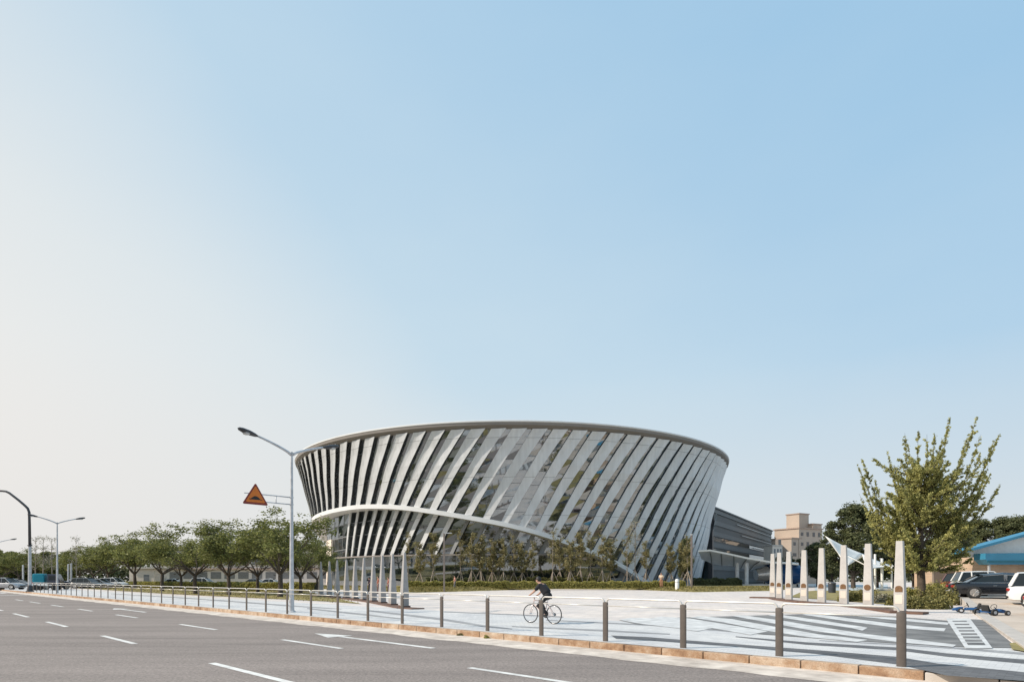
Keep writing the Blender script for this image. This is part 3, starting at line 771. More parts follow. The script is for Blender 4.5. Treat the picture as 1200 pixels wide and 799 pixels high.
# interior: slabs and a core wall, its colour patches painted in for glass reflections
mat['slab'] = M('interior slab', (.30,.28,.26), .8)
for z in (5.2, 10.4, 15.4, 20.3):
    r0 = RP(z)-3.2
    ring([(r0,z),(r0,z+.55),(28,z+.55),(28,z),(r0,z)], 'floor_slab', mat['slab'], 72)
def reflectmat():
    m, n, l, b = nodes('painted reflection wall'); b.inputs['Roughness'].default_value = .8
    tc = n.new('ShaderNodeTexCoord'); vo = n.new('ShaderNodeTexVoronoi'); vo.inputs['Scale'].default_value = .22; l.new(tc.outputs['Object'], vo.inputs['Vector'])
    r = n.new('ShaderNodeValToRGB'); r.color_ramp.interpolation = 'CONSTANT'; e = r.color_ramp.elements
    e[0].color = (.18,.15,.13,1); e[1].position = .3; e[1].color = (.72,.42,.28,1)
    for p, c in ((.45,(.24,.22,.15)), (.6,(.80,.60,.50)), (.72,(.16,.22,.30)), (.86,(.65,.62,.6))): x = e.new(p); x.color = (*c,1)
    sx = n.new('ShaderNodeSeparateColor'); l.new(vo.outputs['Color'], sx.inputs[0]); l.new(sx.outputs[0], r.inputs['Fac']); l.new(r.outputs['Color'], b.inputs['Base Color'])
    return m
ring([(34,0),(34.5,12),(36.5,24)], 'reflection_wall', reflectmat(), 72)
mb = MB()
for ph in (-68,-65,-62): mb.box(cyl(R_(ph), 40.8, 4.6), (2.6,.4,9.2), R_(ph))
mb.build('cream_wall', mat['cream'], mus)
mb = MB()
# glazed edge at the right flank
mat['blueglass'] = glassmat('pale blue glass', (.12,.22,.28), .08, .1, gloss=.5)
P = []
for z in (0, 5, 10, 15): P += [cyl(R_(71), RP(z)+.9, z), cyl(R_(76), RP(z)+1.3, z)]
mb.add(P, [(0,1,3,2),(2,3,5,4),(4,5,7,6)]); mb.build('edge_glass', mat['blueglass'], mus)

# rear wing with horizontal louvres
W0, W1 = Vector((41.8,125.3,0)), Vector((82.5,190,0)); wd = (W1-W0); WL = wd.length; wa = math.atan2(wd.y, wd.x)
wing = thing('wing_building', 'low dark glass wing with horizontal bands behind the museum', 'building', W0, wa)
mb = MB(); mb.box((WL/2, 12, 8.2), (WL, 24, 16.4)); mb.build('wall', M('dark blue grey cladding', (.035,.05,.058), .55, .1, .3), wing)
mat['louvre'] = M('louvre metal', (.055,.075,.087), .5, .1, .3); mat['louvrel'] = M('pale louvre', (.42,.45,.46), .4)
for z in (1.0,3.8,6.2,8.6,11.0,13.4,15.9):
    mb = MB(); mb.box((WL/2, -.12, z), (WL+.1, .2, 1.0 if z < 15 else .9)); mb.build('louvre_band', mat['louvre'], wing)
for z, a, b in ((12.25, 30, WL), (14.6, 24, WL), (9.8, 45, WL)):
    mb = MB(); mb.box(((a+b)/2, -.26, z), (b-a, .12, .14)); mb.build('louvre_edge', mat['louvrel'], wing)
mb = MB(); mb.box((WL/2, -.03, 7.4), (WL, .05, .9)); mb.box((WL/2, -.03, 9.9), (WL, .05, .8)); mb.build('window', mat['glass2'], wing)
mb = MB(); mb.box((WL/2, 12, 16.55), (WL+1, 25, .3)); mb.build('roof', mat['louvre'], wing)
mb = MB(); mb.box((-1.2, -.2, 9.5), (1.0, .9, 19.0)); mb.box((-1.2,-.6,19.1), (2.2,1.6,.35)); mb.build('flue', mat['darkmetal'], wing)

# low wall wing near glass
def stepped():
    Y = 168; c = px(946, Y); t = thing('apartment_building', 'beige stepped apartment block with a rooftop tower behind the trees', 'building', c, R_(28)); t.scale = (1,1,1.12)
    beige_wall = M('beige render', (.44,.36,.295), .85, .06, .3)  # one even beige for every wall face
    blocks = [((1.5,6,7.5),(15,12,15)), ((-3.2,5.5,5.5),(12,10,11.5)), ((4.2,7,9),(8,11,18.2))]
    mb = MB(); 
    for c_, d in (((1.5,4,6.9),(10,8,13.8)), ((-4.5,3.4,5.6),(4,6.5,11.2)), ((2.6,5,8.9),(4.2,4.2,17.8)), ((6.5,5,7.6),(4,7,15.2))): mb.box(c_, d)
    mb.build('wall', beige_wall, t)
    tr = M('roof edge', (.36,.27,.22), .8)
    for c_, d in (((1.5,4,13.9),(10.5,8.5,.3)), ((-4.5,3.4,11.3),(4.4,6.9,.3)), ((2.6,5,17.9),(4.6,4.6,.25)), ((6.5,5,15.3),(4.4,7.4,.25))):
        mb = MB(); mb.box(c_, d); mb.build('roof', tr, t)
    wg = M('window dark', (.10,.09,.09), .2)
    for z in (4.5,7.2,9.9,12.4):
        for x in (-5.2,-2.2,0.2,2.8,5.2):
            if z > 10.5 and x < -4: continue
            y = -.03 if x > -4 else .12
            mb = MB(); mb.box((x, y, z), (1.5 if z < 9 else 1.0,.06,1.1 if x > 0 else .8)); mb.build('window', wg, t)
        for y in (2.4,5.2):
            mb = MB(); mb.box((8.52, y+1, z), (.06,1.3,1.1)); mb.build('window', wg, t)
stepped()
# small flat roofed house left of it
t = thing('house', 'small pale flat roofed building left of the beige apartment block', 'building', px(911,150), R_(20)); t.scale = (.42,.5,.93)
mb = MB(); mb.box((0,3,5.2), (7.5,6,10.4)); mb.build('wall', mat['cream'], t); mb = MB(); mb.box((0,3,10.5), (8,6.5,.3)); mb.build('roof', mat['concrete'], t)
mb = MB(); mb.box((2.4,1.5,11.4), (2.2,2,1.6)); mb.build('roof_hut', mat['soffit'], t)
for x in (-2,.4,2.6):
    mb = MB(); mb.box((x,-.03,9), (1.2,.06,1.2)); mb.build('window', mat['mull'], t)

# long low white building behind the left trees
t = thing('school_building', 'long two storey white building behind the street trees', 'building', px(180, 135), 0)
BL = 50
mb = MB(); mb.box((BL/2, 5, 4.2), (BL, 10, 8.4)); mb.build('wall', M('off white render', (.60,.58,.56), .85, .06, .3), t)
for z in (2.2, 5.3):
    for i in range(16):
        mb = MB(); mb.box((1.7+i*3.1, -.04, z), (2.3,.1,1.5)); mb.build('window', mat['mull'], t)
mb = MB(); mb.box((BL/2, 4.6, 8.55), (BL+1, 11.5, .35)); mb.build('roof', mat['concrete'], t)
for z in (3.7,6.8):
    mb = MB(); mb.box((BL/2, -.35, z), (BL, .7, .25)); mb.build('sun_shade', M('pinkish band', (.48,.36,.32), .8), t)
t = thing('kiosk', 'small cream walled hut seen between the street tree trunks', 'building', px(165, 100), 0)
mb = MB(); mb.box((0,2,1.6), (4.2,3.5,3.2)); mb.build('wall', mat['cream'], t); mb = MB(); mb.box((0,2,3.3), (4.8,4.2,.25)); mb.build('roof', mat['concrete'], t)
mb = MB(); mb.box((.8,.22,1.1), (.9,.06,2.1)); mb.build('door', mat['mull'], t)

# blue roofed hall at the right
t = thing('hall_building', 'low brick hall with a bright blue gable roof behind the parked cars', 'building', px(1140, 56), 0)
x0 = px(1140, 56).x
def hx(x, Y=56): return px(x, Y).x - x0
blue = M('blue roof metal', (.035,.20,.33), .45, .12, .8); 
brick = paver('beige brick', (.50,.36,.25), (.42,.30,.21), .4, .13, 0, (.5,.42,.35), (1,1,1), .012, True)
mb = MB(); mb.box((11,5,2.0), (19.5,10,3.2)); 
bw = mb.build('wall', brick, t)
mb = MB(); mb.prism([(hx(1143),3.55),(hx(1130+220),3.55),(hx(1130+220),7.6),(hx(1240),6.1),(hx(1143),4.3)], .6, 1.0); mb.build('gable_wall', mat['white'], t)
za, zb = zz(648,56), zz(626,56)
mb = MB(); xa, xb = hx(1120), hx(1202); k = (zb-za)/(xb-xa); xr = hx(1290); zr = za+k*(xr-xa)
mb.prism([(xa,za-.12),(xr,zr-.12),(xr+9,zr-.12-9*k),(xr+9,zr+.12-9*k),(xr,zr+.12),(xa,za+.12)], -.4, 1.3); mb.build('roof', blue, t)
mb = MB(); mb.prism([(hx(1146),zz(655,55)),(hx(1152),zz(661,55)),(hx(1350),zz(661,55)),(hx(1350),zz(646,55)),(hx(1146),zz(648,55))], -.9, .5); mb.build('fascia', blue, t)
mb = MB(); mb.box(((hx(1148)+hx(1350))/2, -.92, zz(657.5,55)), (hx(1350)-hx(1148), .06, .18)); mb.build('fascia_stripe', M('teal stripe', (.01,.11,.16), .4), t)
mb = MB(); mb.box((hx(1155), -.4, 1.6), (.15,.15,3.2)); mb.box((hx(1200), -.4, 1.6), (.15,.15,3.2)); mb.build('awning_post', mat['galv'], t)
t = thing('boundary_wall', 'grey brown garden wall left of the blue roofed hall', 'wall', px(1105, 60), 0)
mb = MB(); mb.box((2.2,0,1.35), (6.4,.25,2.3)); mb.build('wall_panel', M('grey brown wall', (.19,.155,.135), .9, .15, 1), t); mb = MB(); mb.box((2.2,0,2.55), (6.6,.4,.12)); mb.build('coping', mat['concrete'], t)
t = thing('shed', 'small shed with a pale teal pitched roof by the ginkgo', 'shed', px(1125, 64), 0)
mb = MB(); mb.box((0,1.5,1.4), (3.6,3,2.4)); mb.build('wall', mat['cream'], t); mb = MB(); mb.prism([(-2.3,2.6),(2.3,2.6),(0,3.5)], -.3, 3.3); mb.build('roof', M('teal grey roof', (.22,.33,.38), .5), t)

# ------------------------------------------------------------------ obelisks
mat['stoneL'] = M('pale granite', (.47,.45,.43), .8, .1, 3, bump=.1, bscale=60); mat['stoneD'] = M('grey granite', (.33,.315,.305), .7, .12, 3, bump=.1, bscale=60)
mat['bronze'] = M('bronze plaque', (.20,.11,.055), .4, .3, 12, metal=.5)
mat['plinth'] = M('rust brown plinth', (.13,.075,.055), .85, .2, 2)
RO = [(905.7,699.9,648.6),(913.5,701.8,647.3),(924.5,703.4,646),(942.5,705.2,644.4),(963,706.9,642),(989,708.6,638.6),(1017.6,712.0,636.8),(1054.7,717.4,633.6)]
names = ['first pale obelisk from the far left end of the right hand row', 'second pale obelisk from the left in the right hand row, close to the first', 'third pale obelisk from the left in the right hand row', 'fourth pale obelisk from the left in the right hand row', 'fifth pale obelisk in the right hand row, left of the white sail horn', 'sixth pale obelisk standing in front of the white sail canopy', 'seventh pale obelisk with a round plaque right of the sail canopy', 'nearest and tallest looking pale obelisk in front of the ginkgo']
for i, (x, y, yt) in enumerate(RO):
    p = at(x, y); h = zz(yt, p.y)
    ang = math.atan2(-p.x, p.y) - R_(16)
    t = thing('obelisk', names[i], 'obelisk', p, ang, 'pale obelisks in the right hand row')
    mb = MB(); b, tp = .215, .135
    vs = [(sx*b, sy*b*.8, 0) for sx, sy in ((-1,-1),(1,-1),(1,1),(-1,1))] + [(sx*b, sy*b*.8, .9) for sx, sy in ((-1,-1),(1,-1),(1,1),(-1,1))] + [(sx*tp, sy*tp*.9, h) for sx, sy in ((-1,-1),(1,-1),(1,1),(-1,1))]
    fc = [(0,3,2,1),(8,9,10,11)] + [(q, (q+1) % 4, (q+1) % 4+4, q+4) for q in range(4)] + [(q+4, (q+1) % 4+4, (q+1) % 4+8, q+8) for q in range(4)]
    mb.add(vs, fc); mb.build('shaft', mat['stoneL'], t, bevel=.01)
    mb = MB(); zc = 1.10; k = .8*b*(1-(zc-.9)/(h-.9)*.4)
    if i in (6,): mb.add([(.16*math.cos(a*PI/10), -k-.02, zc+.16*math.sin(a*PI/10)) for a in range(20)] + [(.16*math.cos(a*PI/10), -k+.03, zc+.16*math.sin(a*PI/10)) for a in range(20)], [tuple(range(20))] + [(q, q+20, (q+1) % 20+20, (q+1) % 20) for q in range(20)])
    else:
        pl = [(-.15,zc-.14),(.15,zc-.14)] + [(.15*math.cos(a*PI/10), zc+.02+.13*math.sin(a*PI/10)) for a in range(11)]
        mb.prism(pl, -k-.02, -k+.03)
    mb.build('plaque', mat['bronze'], t)
    mb = MB(); mb.box((0,-.8*b-.003,.62), (.30,.012,.42)); mb.build('inscription_panel', mat['cream'], t)
mb = MB()
pts = [at(x, y+.9) for x, y, _ in RO]
pts = [pts[0]+Vector((-1.2,1.2,0))] + pts + [at(1085,719.5)]
for i in range(len(pts)-1):
    a, b = pts[i], pts[i+1]; d = (b-a).normalized(); nn = Vector((-d.y, d.x, 0))*.42
    v = [a-nn, b-nn, b+nn, a+nn]; mb.add([(*q[:2], 0) for q in v] + [(*q[:2], .10) for q in v], [(0,1,5,4),(1,2,6,5),(2,3,7,6),(3,0,4,7),(4,5,6,7)])
t = thing('plinth', 'low rust brown strip under the right hand row of obelisks', 'plinth'); mb.build('strip', mat['plinth'], t)
LO = [(376,697.8,657.5),(386,698.8,657),(395,700.2,656),(406,701.0,655.5),(416,702.2,654),(426.5,703.4,653),(437.5,705,651.5),(448,707,650),(460,709.3,648.5),(474,712,646.5)]
ordn = ['farthest, leftmost', 'second from the left', 'third from the left', 'fourth from the left', 'fifth from the left', 'sixth from the left', 'seventh from the left', 'third from the right', 'second from the right', 'nearest, rightmost']
for i, (x, y, yt) in enumerate(LO):
    p = at(x, y); h = zz(yt, p.y)
    t = thing('obelisk', f'{ordn[i]} pointed grey obelisk in the left hand row of ten', 'obelisk', p, R_(44), 'pointed grey obelisks in the left hand row')
    b, tp = .19, .055
    mb = MB(); sq = ((-1,-1),(1,-1),(1,1),(-1,1))
    vs = [(sx*b, sy*b*.75, 0) for sx, sy in sq] + [(sx*b, sy*b*.75, .8) for sx, sy in sq] + [(sx*tp, sy*tp, h-.06) for sx, sy in sq] + [(0,0,h)]
    fc = [(0,3,2,1)] + [(q, (q+1) % 4, (q+1) % 4+4, q+4) for q in range(4)] + [(q+4, (q+1) % 4+4, (q+1) % 4+8, q+8) for q in range(4)] + [(q+8, (q+1) % 4+8, 12) for q in range(4)]
    mb.add(vs, fc); mb.build('shaft', mat['stoneD'], t, bevel=.008)
    mb = MB(); mb.box((0,0,.06), (.5,.42,.12)); mb.build('base', mat['plinth'], t, bevel=.01)
mb = MB(); pts = [at(x, y+.5) for x, y, _ in LO]; pts = [at(368,697)] + pts + [at(490,713.5)]
for i in range(len(pts)-1):
    a, b = pts[i], pts[i+1]; d = (b-a).normalized(); nn = Vector((-d.y, d.x, 0))*.4
    v = [a-nn, b-nn, b+nn, a+nn]; mb.add([(*q[:2], 0) for q in v] + [(*q[:2], .05) for q in v], [(0,1,5,4),(1,2,6,5),(2,3,7,6),(3,0,4,7),(4,5,6,7)])
t = thing('plinth', 'low rust brown strip under the left hand row of obelisks', 'plinth'); mb.build('strip', mat['plinth'], t)

# ------------------------------------------------------------------ canopy, fuselage, sail shade
YC = 104.0
def cp(x, y, dY=0.0): return Vector((px(x, YC+dY).x, YC+dY, zz(y, YC+dY)))
t = thing('canopy', 'swooping white wing shaped canopy on round columns right of the museum', 'canopy')
mb = MB()
top = [(818,646.5),(832,645.5),(845,648),(860,651),(875,654.5),(890,657),(905,659.5),(920,660.5),(936,662)]
frt = [(822,655),(834,660),(846,662.5),(860,663),(868,665.5),(878,668),(890,665),(903,661.5),(936,663.5)]
V = []
for (a, b) in zip(top, frt):
    A_, B_ = cp(*b, 8), cp(*a, -3); M_ = (A_+B_)/2 + Vector((0,0,.25))
    for q in (A_, M_, B_): V.append(q)
nV = len(V); V += [v+Vector((0,0,.28)) for v in V]
Fc = []
for i in range(len(top)-1):
    for j in range(2):
        a = i*3+j; Fc.append((a, a+3, a+4, a+1)); Fc.append((a+nV, a+1+nV, a+4+nV, a+3+nV))
    for j in (0, 2): a = i*3+j; Fc.append((a, a+nV, a+3+nV, a+3))
for i in (0, (len(top)-1)*3):
    for j in range(2): Fc.append((i+j, i+j+1, i+j+1+nV, i+j+nV))
mb.add(V, Fc); smooth_angle(mb.build('shell', M('canopy white', (.84,.81,.77), .5, .04, .4), t), 50)
for i in range(1, 6):
    mb = MB(); mb.tube([V[i*3]-Vector((0,0,.1)), V[i*3+1]-Vector((0,0,.1)), V[i*3+2]-Vector((0,0,.1))], .07, 6); mb.build('rib', mat['soffit'], t)
for x, dY in ((864,-1),(875,-2)):
    c = cp(x, 686, dY); mb = MB(); mb.lathe([(.32,0),(.32,zz(660,YC+dY)-c.z+.3)], (c.x, c.y, c.z-.2), 14); smooth_angle(mb.build('column', M('white column', (.55,.56,.57), .5), t))
mb = MB(); mb.box((px(885,YC).x, YC, .3), (11,7,.5)); mb.build('base_slab', mat['concrete'], t)
t = thing('aircraft_fuselage', 'blue aircraft fuselage section with silver nose displayed under the canopy', 'aircraft', cp(919, 672, 4), R_(4))
mb = MB(); prf = [(-3.2,1.7),(-2.6,1.95),(0,2.0),(2.2,1.85),(3.2,1.3),(3.7,.5),(3.8,.05)]
mb.tube([(a,0,-.2*(i > 3)) for i, (a, r) in enumerate(prf)], [r for a, r in prf], 24); smooth_angle(mb.build('fuselage', M('deep blue paint', (.015,.085,.25), .3, .06, 1, coat=.3), t), 30)
mb = MB(); mb.tube([(-3.25,0,0),(-4.0,0,-.1),(-4.8,0,-.2),(-5.3,0,-.25)], [1.45,1.25,1.1,.95], 20); smooth_angle(mb.build('nose', M('polished silver', (.62,.62,.62), .25, .05, 2, metal=.6), t), 40)
mb = MB(); mb.tube([(-3.3,0,1.75),(-1,0,2.02),(2,0,1.92),(3.6,0,1.0)], [.12,.16,.14,.06], 8); mb.build('white_stripe', mat['white'], t)
mb = MB()
for x in (-2,0,2): mb.box((x,0,-2.3), (.35,1.8,.9))
mb.build('cradle', mat['darkmetal'], t)

YS = 74.0
def sp(x, y, dY=0.0): return Vector((px(x, YS+dY).x, YS+dY, zz(y, YS+dY)))
t = thing('sail_canopy', 'white tensioned membrane shade sail with a raised pointed horn on white poles', 'shade sail')
mem = M('white membrane', (.82,.79,.74), .6, .04, 1)
def patch(ed, name):
    mb = MB(); V = []; n = 6
    (p00, p10, p11, p01) = ed
    for i in range(n+1):
        for j in range(n+1):
            u, v = i/n, j/n
            q = p00*(1-u)*(1-v)+p10*u*(1-v)+p11*u*v+p01*(1-u)*v
            q = q + Vector((0,0,-.25*math.sin(PI*u)*math.sin(PI*v))) - Vector((0,0,.16*(math.sin(PI*u))*(1-math.sin(PI*v))))
            V.append(q)
    Fc = [(i*(n+1)+j, (i+1)*(n+1)+j, (i+1)*(n+1)+j+1, i*(n+1)+j+1) for i in range(n) for j in range(n)]
    mb.add(V, Fc); o = mb.build(name, mem, t, smooth=True); sd = o.modifiers.new('Solidify', 'SOLIDIFY'); sd.thickness = .04; return o
patch((sp(967,628), sp(1014,650,3), sp(993,663,-3), sp(984,651,-1)), 'membrane')
patch((sp(1010,648.5,3), sp(1047,663,2), sp(1023,666,-3), sp(1012,656,-3)), 'membrane')
for a, b in (((993,651),(1014,662)), ((1022,664),(1047,663))):
    mb = MB(); mb.tube([sp(*a), sp(*b, -1)], .07, 8); mb.build('cable', mat['white'], t)
for x, yb, ytp, w in ((1025.5,691,649,.13),(1033.5,691.5,654,.16),(1045,684,661,.10),(990,690,640,.13)):
    Yp = YS; b = px(x, Yp, .03); mb = MB(); mb.lathe([(w,0),(w,zz(ytp,Yp))], (b.x, b.y, 0), 10); smooth_angle(mb.build('pole', mat['white'], t))
mb = MB(); c = px(1030, YS); mb.box((c.x, c.y, .12), (2.4,1.2,.2)); mb.build('base_slab', mat['concrete'], t)
# pale water / light paved court behind
mb = MB(); mb.poly([at(955,691.5,.035), at(1040,691.5,.035), at(1040,684.5,.035), at(955,684.5,.035)]); tag(mb.build('court_paving', M('pale blue court', (.45,.50,.52), .7)), kind='structure')

# ------------------------------------------------------------------ cars
def car(loc, rz, label, paint, L=4.8, Wd=1.85, Hh=1.46, suv=False, limo=False, group=None, name='parked_car', light=True):
    t = thing(name, label, 'car', loc, rz, group)
    hw = Wd/2; bl = .62*Hh if not suv else .58*Hh      # belt height
    # side stations: x from rear (-) to front (+), lower z, shoulder z, half width
    X = [-L/2, -L/2+.05, -L/2+.25, -L/2+.7, -L*.25, 0, L*.2, L*.33, L/2-.45, L/2-.15, L/2]
    dk = bl*1.0
    if suv: sh = [bl*.62, bl*.93, bl, bl, bl, bl, bl, bl*.96, bl*.86, bl*.70, bl*.55]
    else: sh = [bl*.62, bl*.90, bl*1.0, bl*1.04, bl*1.04, bl*1.0, bl*.98, bl*.94, bl*.82, bl*.68, bl*.52]
    lo = [.36,.27,.22,.2,.2,.2,.2,.2,.22,.27,.34]
    wk = [.80,.90,.96,1,1,1,1,1,.95,.86,.72]
    V = []; K_ = 12
    for x, s_, l_, w in zip(X, sh, lo, wk):
        ww = hw*w; md = (s_+l_)/2
        ring_ = [(0,l_),(ww*.8,l_),(ww*.97,l_+.06),(ww,md),(ww*.985,s_-.10),(ww*.93,s_-.02),(ww*.6,s_+.03),(0,s_+.045),(-ww*.6,s_+.03),(-ww*.93,s_-.02),(-ww*.985,s_-.10),(-ww,md),(-ww*.97,l_+.06),(-ww*.8,l_)]
        V += [(x, y, z) for y, z in ring_]
    K_ = 14; Fc = []
    for i in range(len(X)-1):
        for q in range(K_): Fc.append((i*K_+q, i*K_+(q+1) % K_, (i+1)*K_+(q+1) % K_, (i+1)*K_+q))
    Fc.append(tuple(range(K_))); Fc.append(tuple((len(X)-1)*K_+q for q in reversed(range(K_))))
    mb = MB(); mb.add(V, Fc); o = mb.build('body', paint, t); smooth_angle(o, 50)
    # greenhouse
    if suv: g = [(-L/2+.12, bl-.02, .0), (-L/2+.42, Hh-.06, .2), (-L*.1, Hh, .2), (L*.06, Hh-.03, .2), (L*.25, bl+.0, 0)]
    elif limo: g = [(-L/2+.75, bl+.02, 0), (-L*.22, Hh-.07, .2), (-L*.05, Hh, .2), (L*.08, Hh-.04, .2), (L*.24, bl, 0)]
    else: g = [(-L/2+.6, bl+.02, 0), (-L*.2, Hh-.06, .2), (-L*.03, Hh, .2), (L*.08, Hh-.04, .2), (L*.25, bl, 0)]
    wb, wt = hw*.90, hw*.70
    def ghouse(wb, wt, grow_=0.0, z0=0.0):
        V = []
        for x, z, _ in g:
            f = (z-bl)/(Hh-bl); w = wb+(wt-wb)*max(0, f)
            V += [(x, -wb, bl-.03), (x, -w, z), (x, 0, z+.025), (x, w, z), (x, wb, bl-.03)]
        Fc = []
        for i in range(len(g)-1):
            for q in range(4): Fc.append((i*5+q, (i+1)*5+q, (i+1)*5+q+1, i*5+q+1))
        return V, Fc
    V, Fc = ghouse(wb, wt); mb = MB(); mb.add(V, Fc); smooth_angle(mb.build('windows', mat['carglass'], t), 30)
    # roof skin
    V = []
    for x, z in [(g[1][0]-.03, g[1][1]), (g[2][0], g[2][1]), (g[3][0]+.05, g[3][1])]:
        V += [(x, -wt-.02, z-.03), (x, -wt*.9, z+.035), (x, 0, z+.055), (x, wt*.9, z+.035), (x, wt+.02, z-.03)]
    mb = MB(); mb.add(V, [(i*5+q, (i+1)*5+q, (i+1)*5+q+1, i*5+q+1) for i in range(2) for q in range(4)]); smooth_angle(mb.build('roof', paint, t), 50)
    for sgn in (-1, 1):
        mb = MB()
        def pil(xa, za, xb, zb, r=.035):
            fa, fb = (za-bl)/(Hh-bl), (zb-bl)/(Hh-bl); mb.tube([(xa, sgn*(wb+(wt-wb)*max(0, fa)), za), (xb, sgn*(wb+(wt-wb)*max(0, fb)), zb)], r, 6)
        for a_ in ((g[0][0], bl, g[1][0], g[1][1], .06), (-L*.02, bl, -L*.03, Hh-.02, .03), (g[4][0], bl, g[3][0], g[3][1], .035)) + (((-L*.27, bl, -L*.27, Hh-.03, .05),) if suv else ()):
            mb = MB(); pil(*a_); mb.build('pillar', paint, t)
        if limo:
            mb = MB(); c0 = [(x, sgn*(wb+(wt-wb)*max(0, (z-bl)/(Hh-bl))+.015), z) for x, z in ((g[0][0]+.1,bl+.03),(g[1][0],g[1][1]-.04),(g[2][0],g[2][1]-.03),(g[3][0],g[3][1]-.04),(g[4][0]-.1,bl+.03),(g[0][0]+.1,bl+.03))]
            mb.tube(c0, .014, 6); mb.box((-.02*L, sgn*(wb*.9+.0), (bl+Hh)/2), (.16,.05,Hh-bl-.08)); mb.build('window_trim', mat['chrome'], t)
        mb = MB(); mb.ell((L*.19, sgn*(hw+.09), bl+.06), (.09,.11,.07), 8, 6); mb.build('mirror', paint, t, smooth=True)
        for xh in (-L*.12, L*.08):
            mb = MB(); mb.box((xh, sgn*(hw+.005), bl-.14), (.18,.03,.03)); mb.build('handle', mat['chrome'], t)
        mb = MB(); mb.box((-L/2+.06, sgn*hw*.68, bl*.80), (.14, hw*.44, .15)); mb.build('tail_light', mat['taillight'], t, bevel=.02)
        mb = MB(); mb.box((L/2-.16, sgn*hw*.62, bl*.66), (.18, hw*.38, .12)); mb.build('headlight', mat['lens'], t, bevel=.02)
        mb = MB(); mb.box((0, sgn*(hw-.02), .25), (L*.55, .07, .05)); mb.build('sill', mat['chrome'] if limo else mat['black'], t)
        for sx in (-1, 1):
            xw = sx*L*.305; R = .36 if suv else .345 if limo else .32
            a = MB(); a.tube([(xw, sgn*(hw*.70), R), (xw, sgn*(hw*1.003), R)], R+.035, 24); a.build('wheel_arch', mat['black'], t)
            w = MB(); w.tube([(xw, sgn*(hw-.20), R), (xw, sgn*(hw+.02), R)], R, 26); wh = w.build('wheel', mat['black'], t, bevel=.02)
            rm_ = MB(); rm_.tube([(xw, sgn*(hw-.02), R), (xw, sgn*(hw+.028), R)], R*.68, 24)
            for q in range(5 if not limo else 10):
                an = 2*PI*q/(5 if not limo else 10); c = Vector((xw+math.cos(an)*R*.36, sgn*(hw+.032), R+math.sin(an)*R*.36)); e = Vector((math.cos(an), 0, math.sin(an)))
                rm_.tube([c-e*R*.32, c+e*R*.3], .028 if not limo else .022, 5)
            r_ = rm_.build('rim', mat['alloy'], t); r_.parent = wh
    mb = MB(); mb.box((-L/2-.005, 0, bl*.52), (.03,.5,.12)); mb.build('number_plate', mat['white'], t)
    mb = MB(); mb.box((-L/2+.02,0,.42), (.14, Wd*.86, .10)); mb.build('bumper', mat['chrome'] if limo else mat['black'], t, bevel=.02)
    mb = MB(); mb.box((L/2-.03,0,.50), (.08, Wd*.5, .18)); mb.build('grille', mat['black'], t, bevel=.02)
    return t
mat['carglass'] = M('car glass', (.012,.018,.022), .06, .1, 2, spec=.45)
mat['chrome'] = M('chrome trim', (.65,.65,.66), .15, .03, 3, metal=.9)
mat['alloy'] = M('alloy rim', (.52,.50,.48), .25, .05, 5, metal=.7)
mat['taillight'] = M('tail light', (.35,.02,.015), .2, .1, 8)
def paint(n, c, r=.25, metal=0.0): return M(n, c, r, .03, 2, metal=metal, coat=.6)
blk = paint('black car paint', (.006,.007,.010), .2); wht = paint('white car paint', (.72,.72,.71)); sil = paint('silver car paint', (.42,.42,.43), .3, .5)
drd = paint('dark red car paint', (.09,.02,.02)); nvy = paint('navy car paint', (.015,.022,.05)); gry = paint('grey car paint', (.14,.145,.15)); brn = paint('brown car paint', (.14,.10,.07))
Yc = 36.8
lc = px(1122.5, Yc); car((lc.x+2.35, Yc-.55, lz(Yc)), R_(-24), 'long black limousine sedan with chrome window trim parked side on behind the go karts', blk, 5.45, 1.9, 1.46, limo=True, group='cars in the right hand parking lot')
car((px(1131,41.5).x+2.4, 40.9, .38), R_(-24), 'dark navy sedan parked just behind the black limousine', nvy, 5.0, 1.9, 1.55, limo=True, group='cars in the right hand parking lot')
car((px(1116,46.5).x+2.1, 45.8, .38), R_(-20), 'white hatchback with red tail lights behind the black limousine', wht, 4.3, 1.85, 1.72, suv=True, group='cars in the right hand parking lot')
car((px(1109,51.5).x+2.2, 51.5, .38), R_(6), 'dark red car half hidden by the bushes, farthest left in the lot', drd, 4.4, 1.8, 1.65, suv=True, group='cars in the right hand parking lot')
car((px(1193,32).x+1.3, 30.6, lz(31.5)-.02), R_(-38), 'white sport utility car cut off by the right edge of the photo', wht, 4.7, 1.92, 1.72, suv=True, group='cars in the right hand parking lot')
car((px(1204,25.2).x+2.1, 24.6, .02), R_(-38), 'dark car of which only the bumper shows at the right edge', gry, 4.2, 1.8, 1.45, group='cars in the right hand parking lot')
far = [(8,84,0,sil,True,'silver sport utility car at the left edge beyond the railing'), (20,95,8,gry,False,'dark grey car beside the silver one at the far left'), (92,96,20,wht,False,'white car left of the first street tree trunk'),
       (103,92,0,gry,True,'dark car between the first two street tree trunks'), (117,95,0,sil,False,'silver car parked behind the first street trees'), (134,98,0,wht,True,'white van like car behind the second street tree'),
       (205,104,4,wht,False,'white car under the street trees in front of the white building'), (240,104,0,wht,True,'white sport utility car in front of the long white building'), (300,104,0,gry,False,'grey car in front of the long white building'), (318,106,0,wht,False,'white car at the right end of the row before the white building')]
for x, Y, r, p, su, lb in far:
    car(px(x, Y), R_(r), lb, p, 4.5, 1.85, 1.62 if su else 1.45, suv=su, group='distant cars behind the street trees')
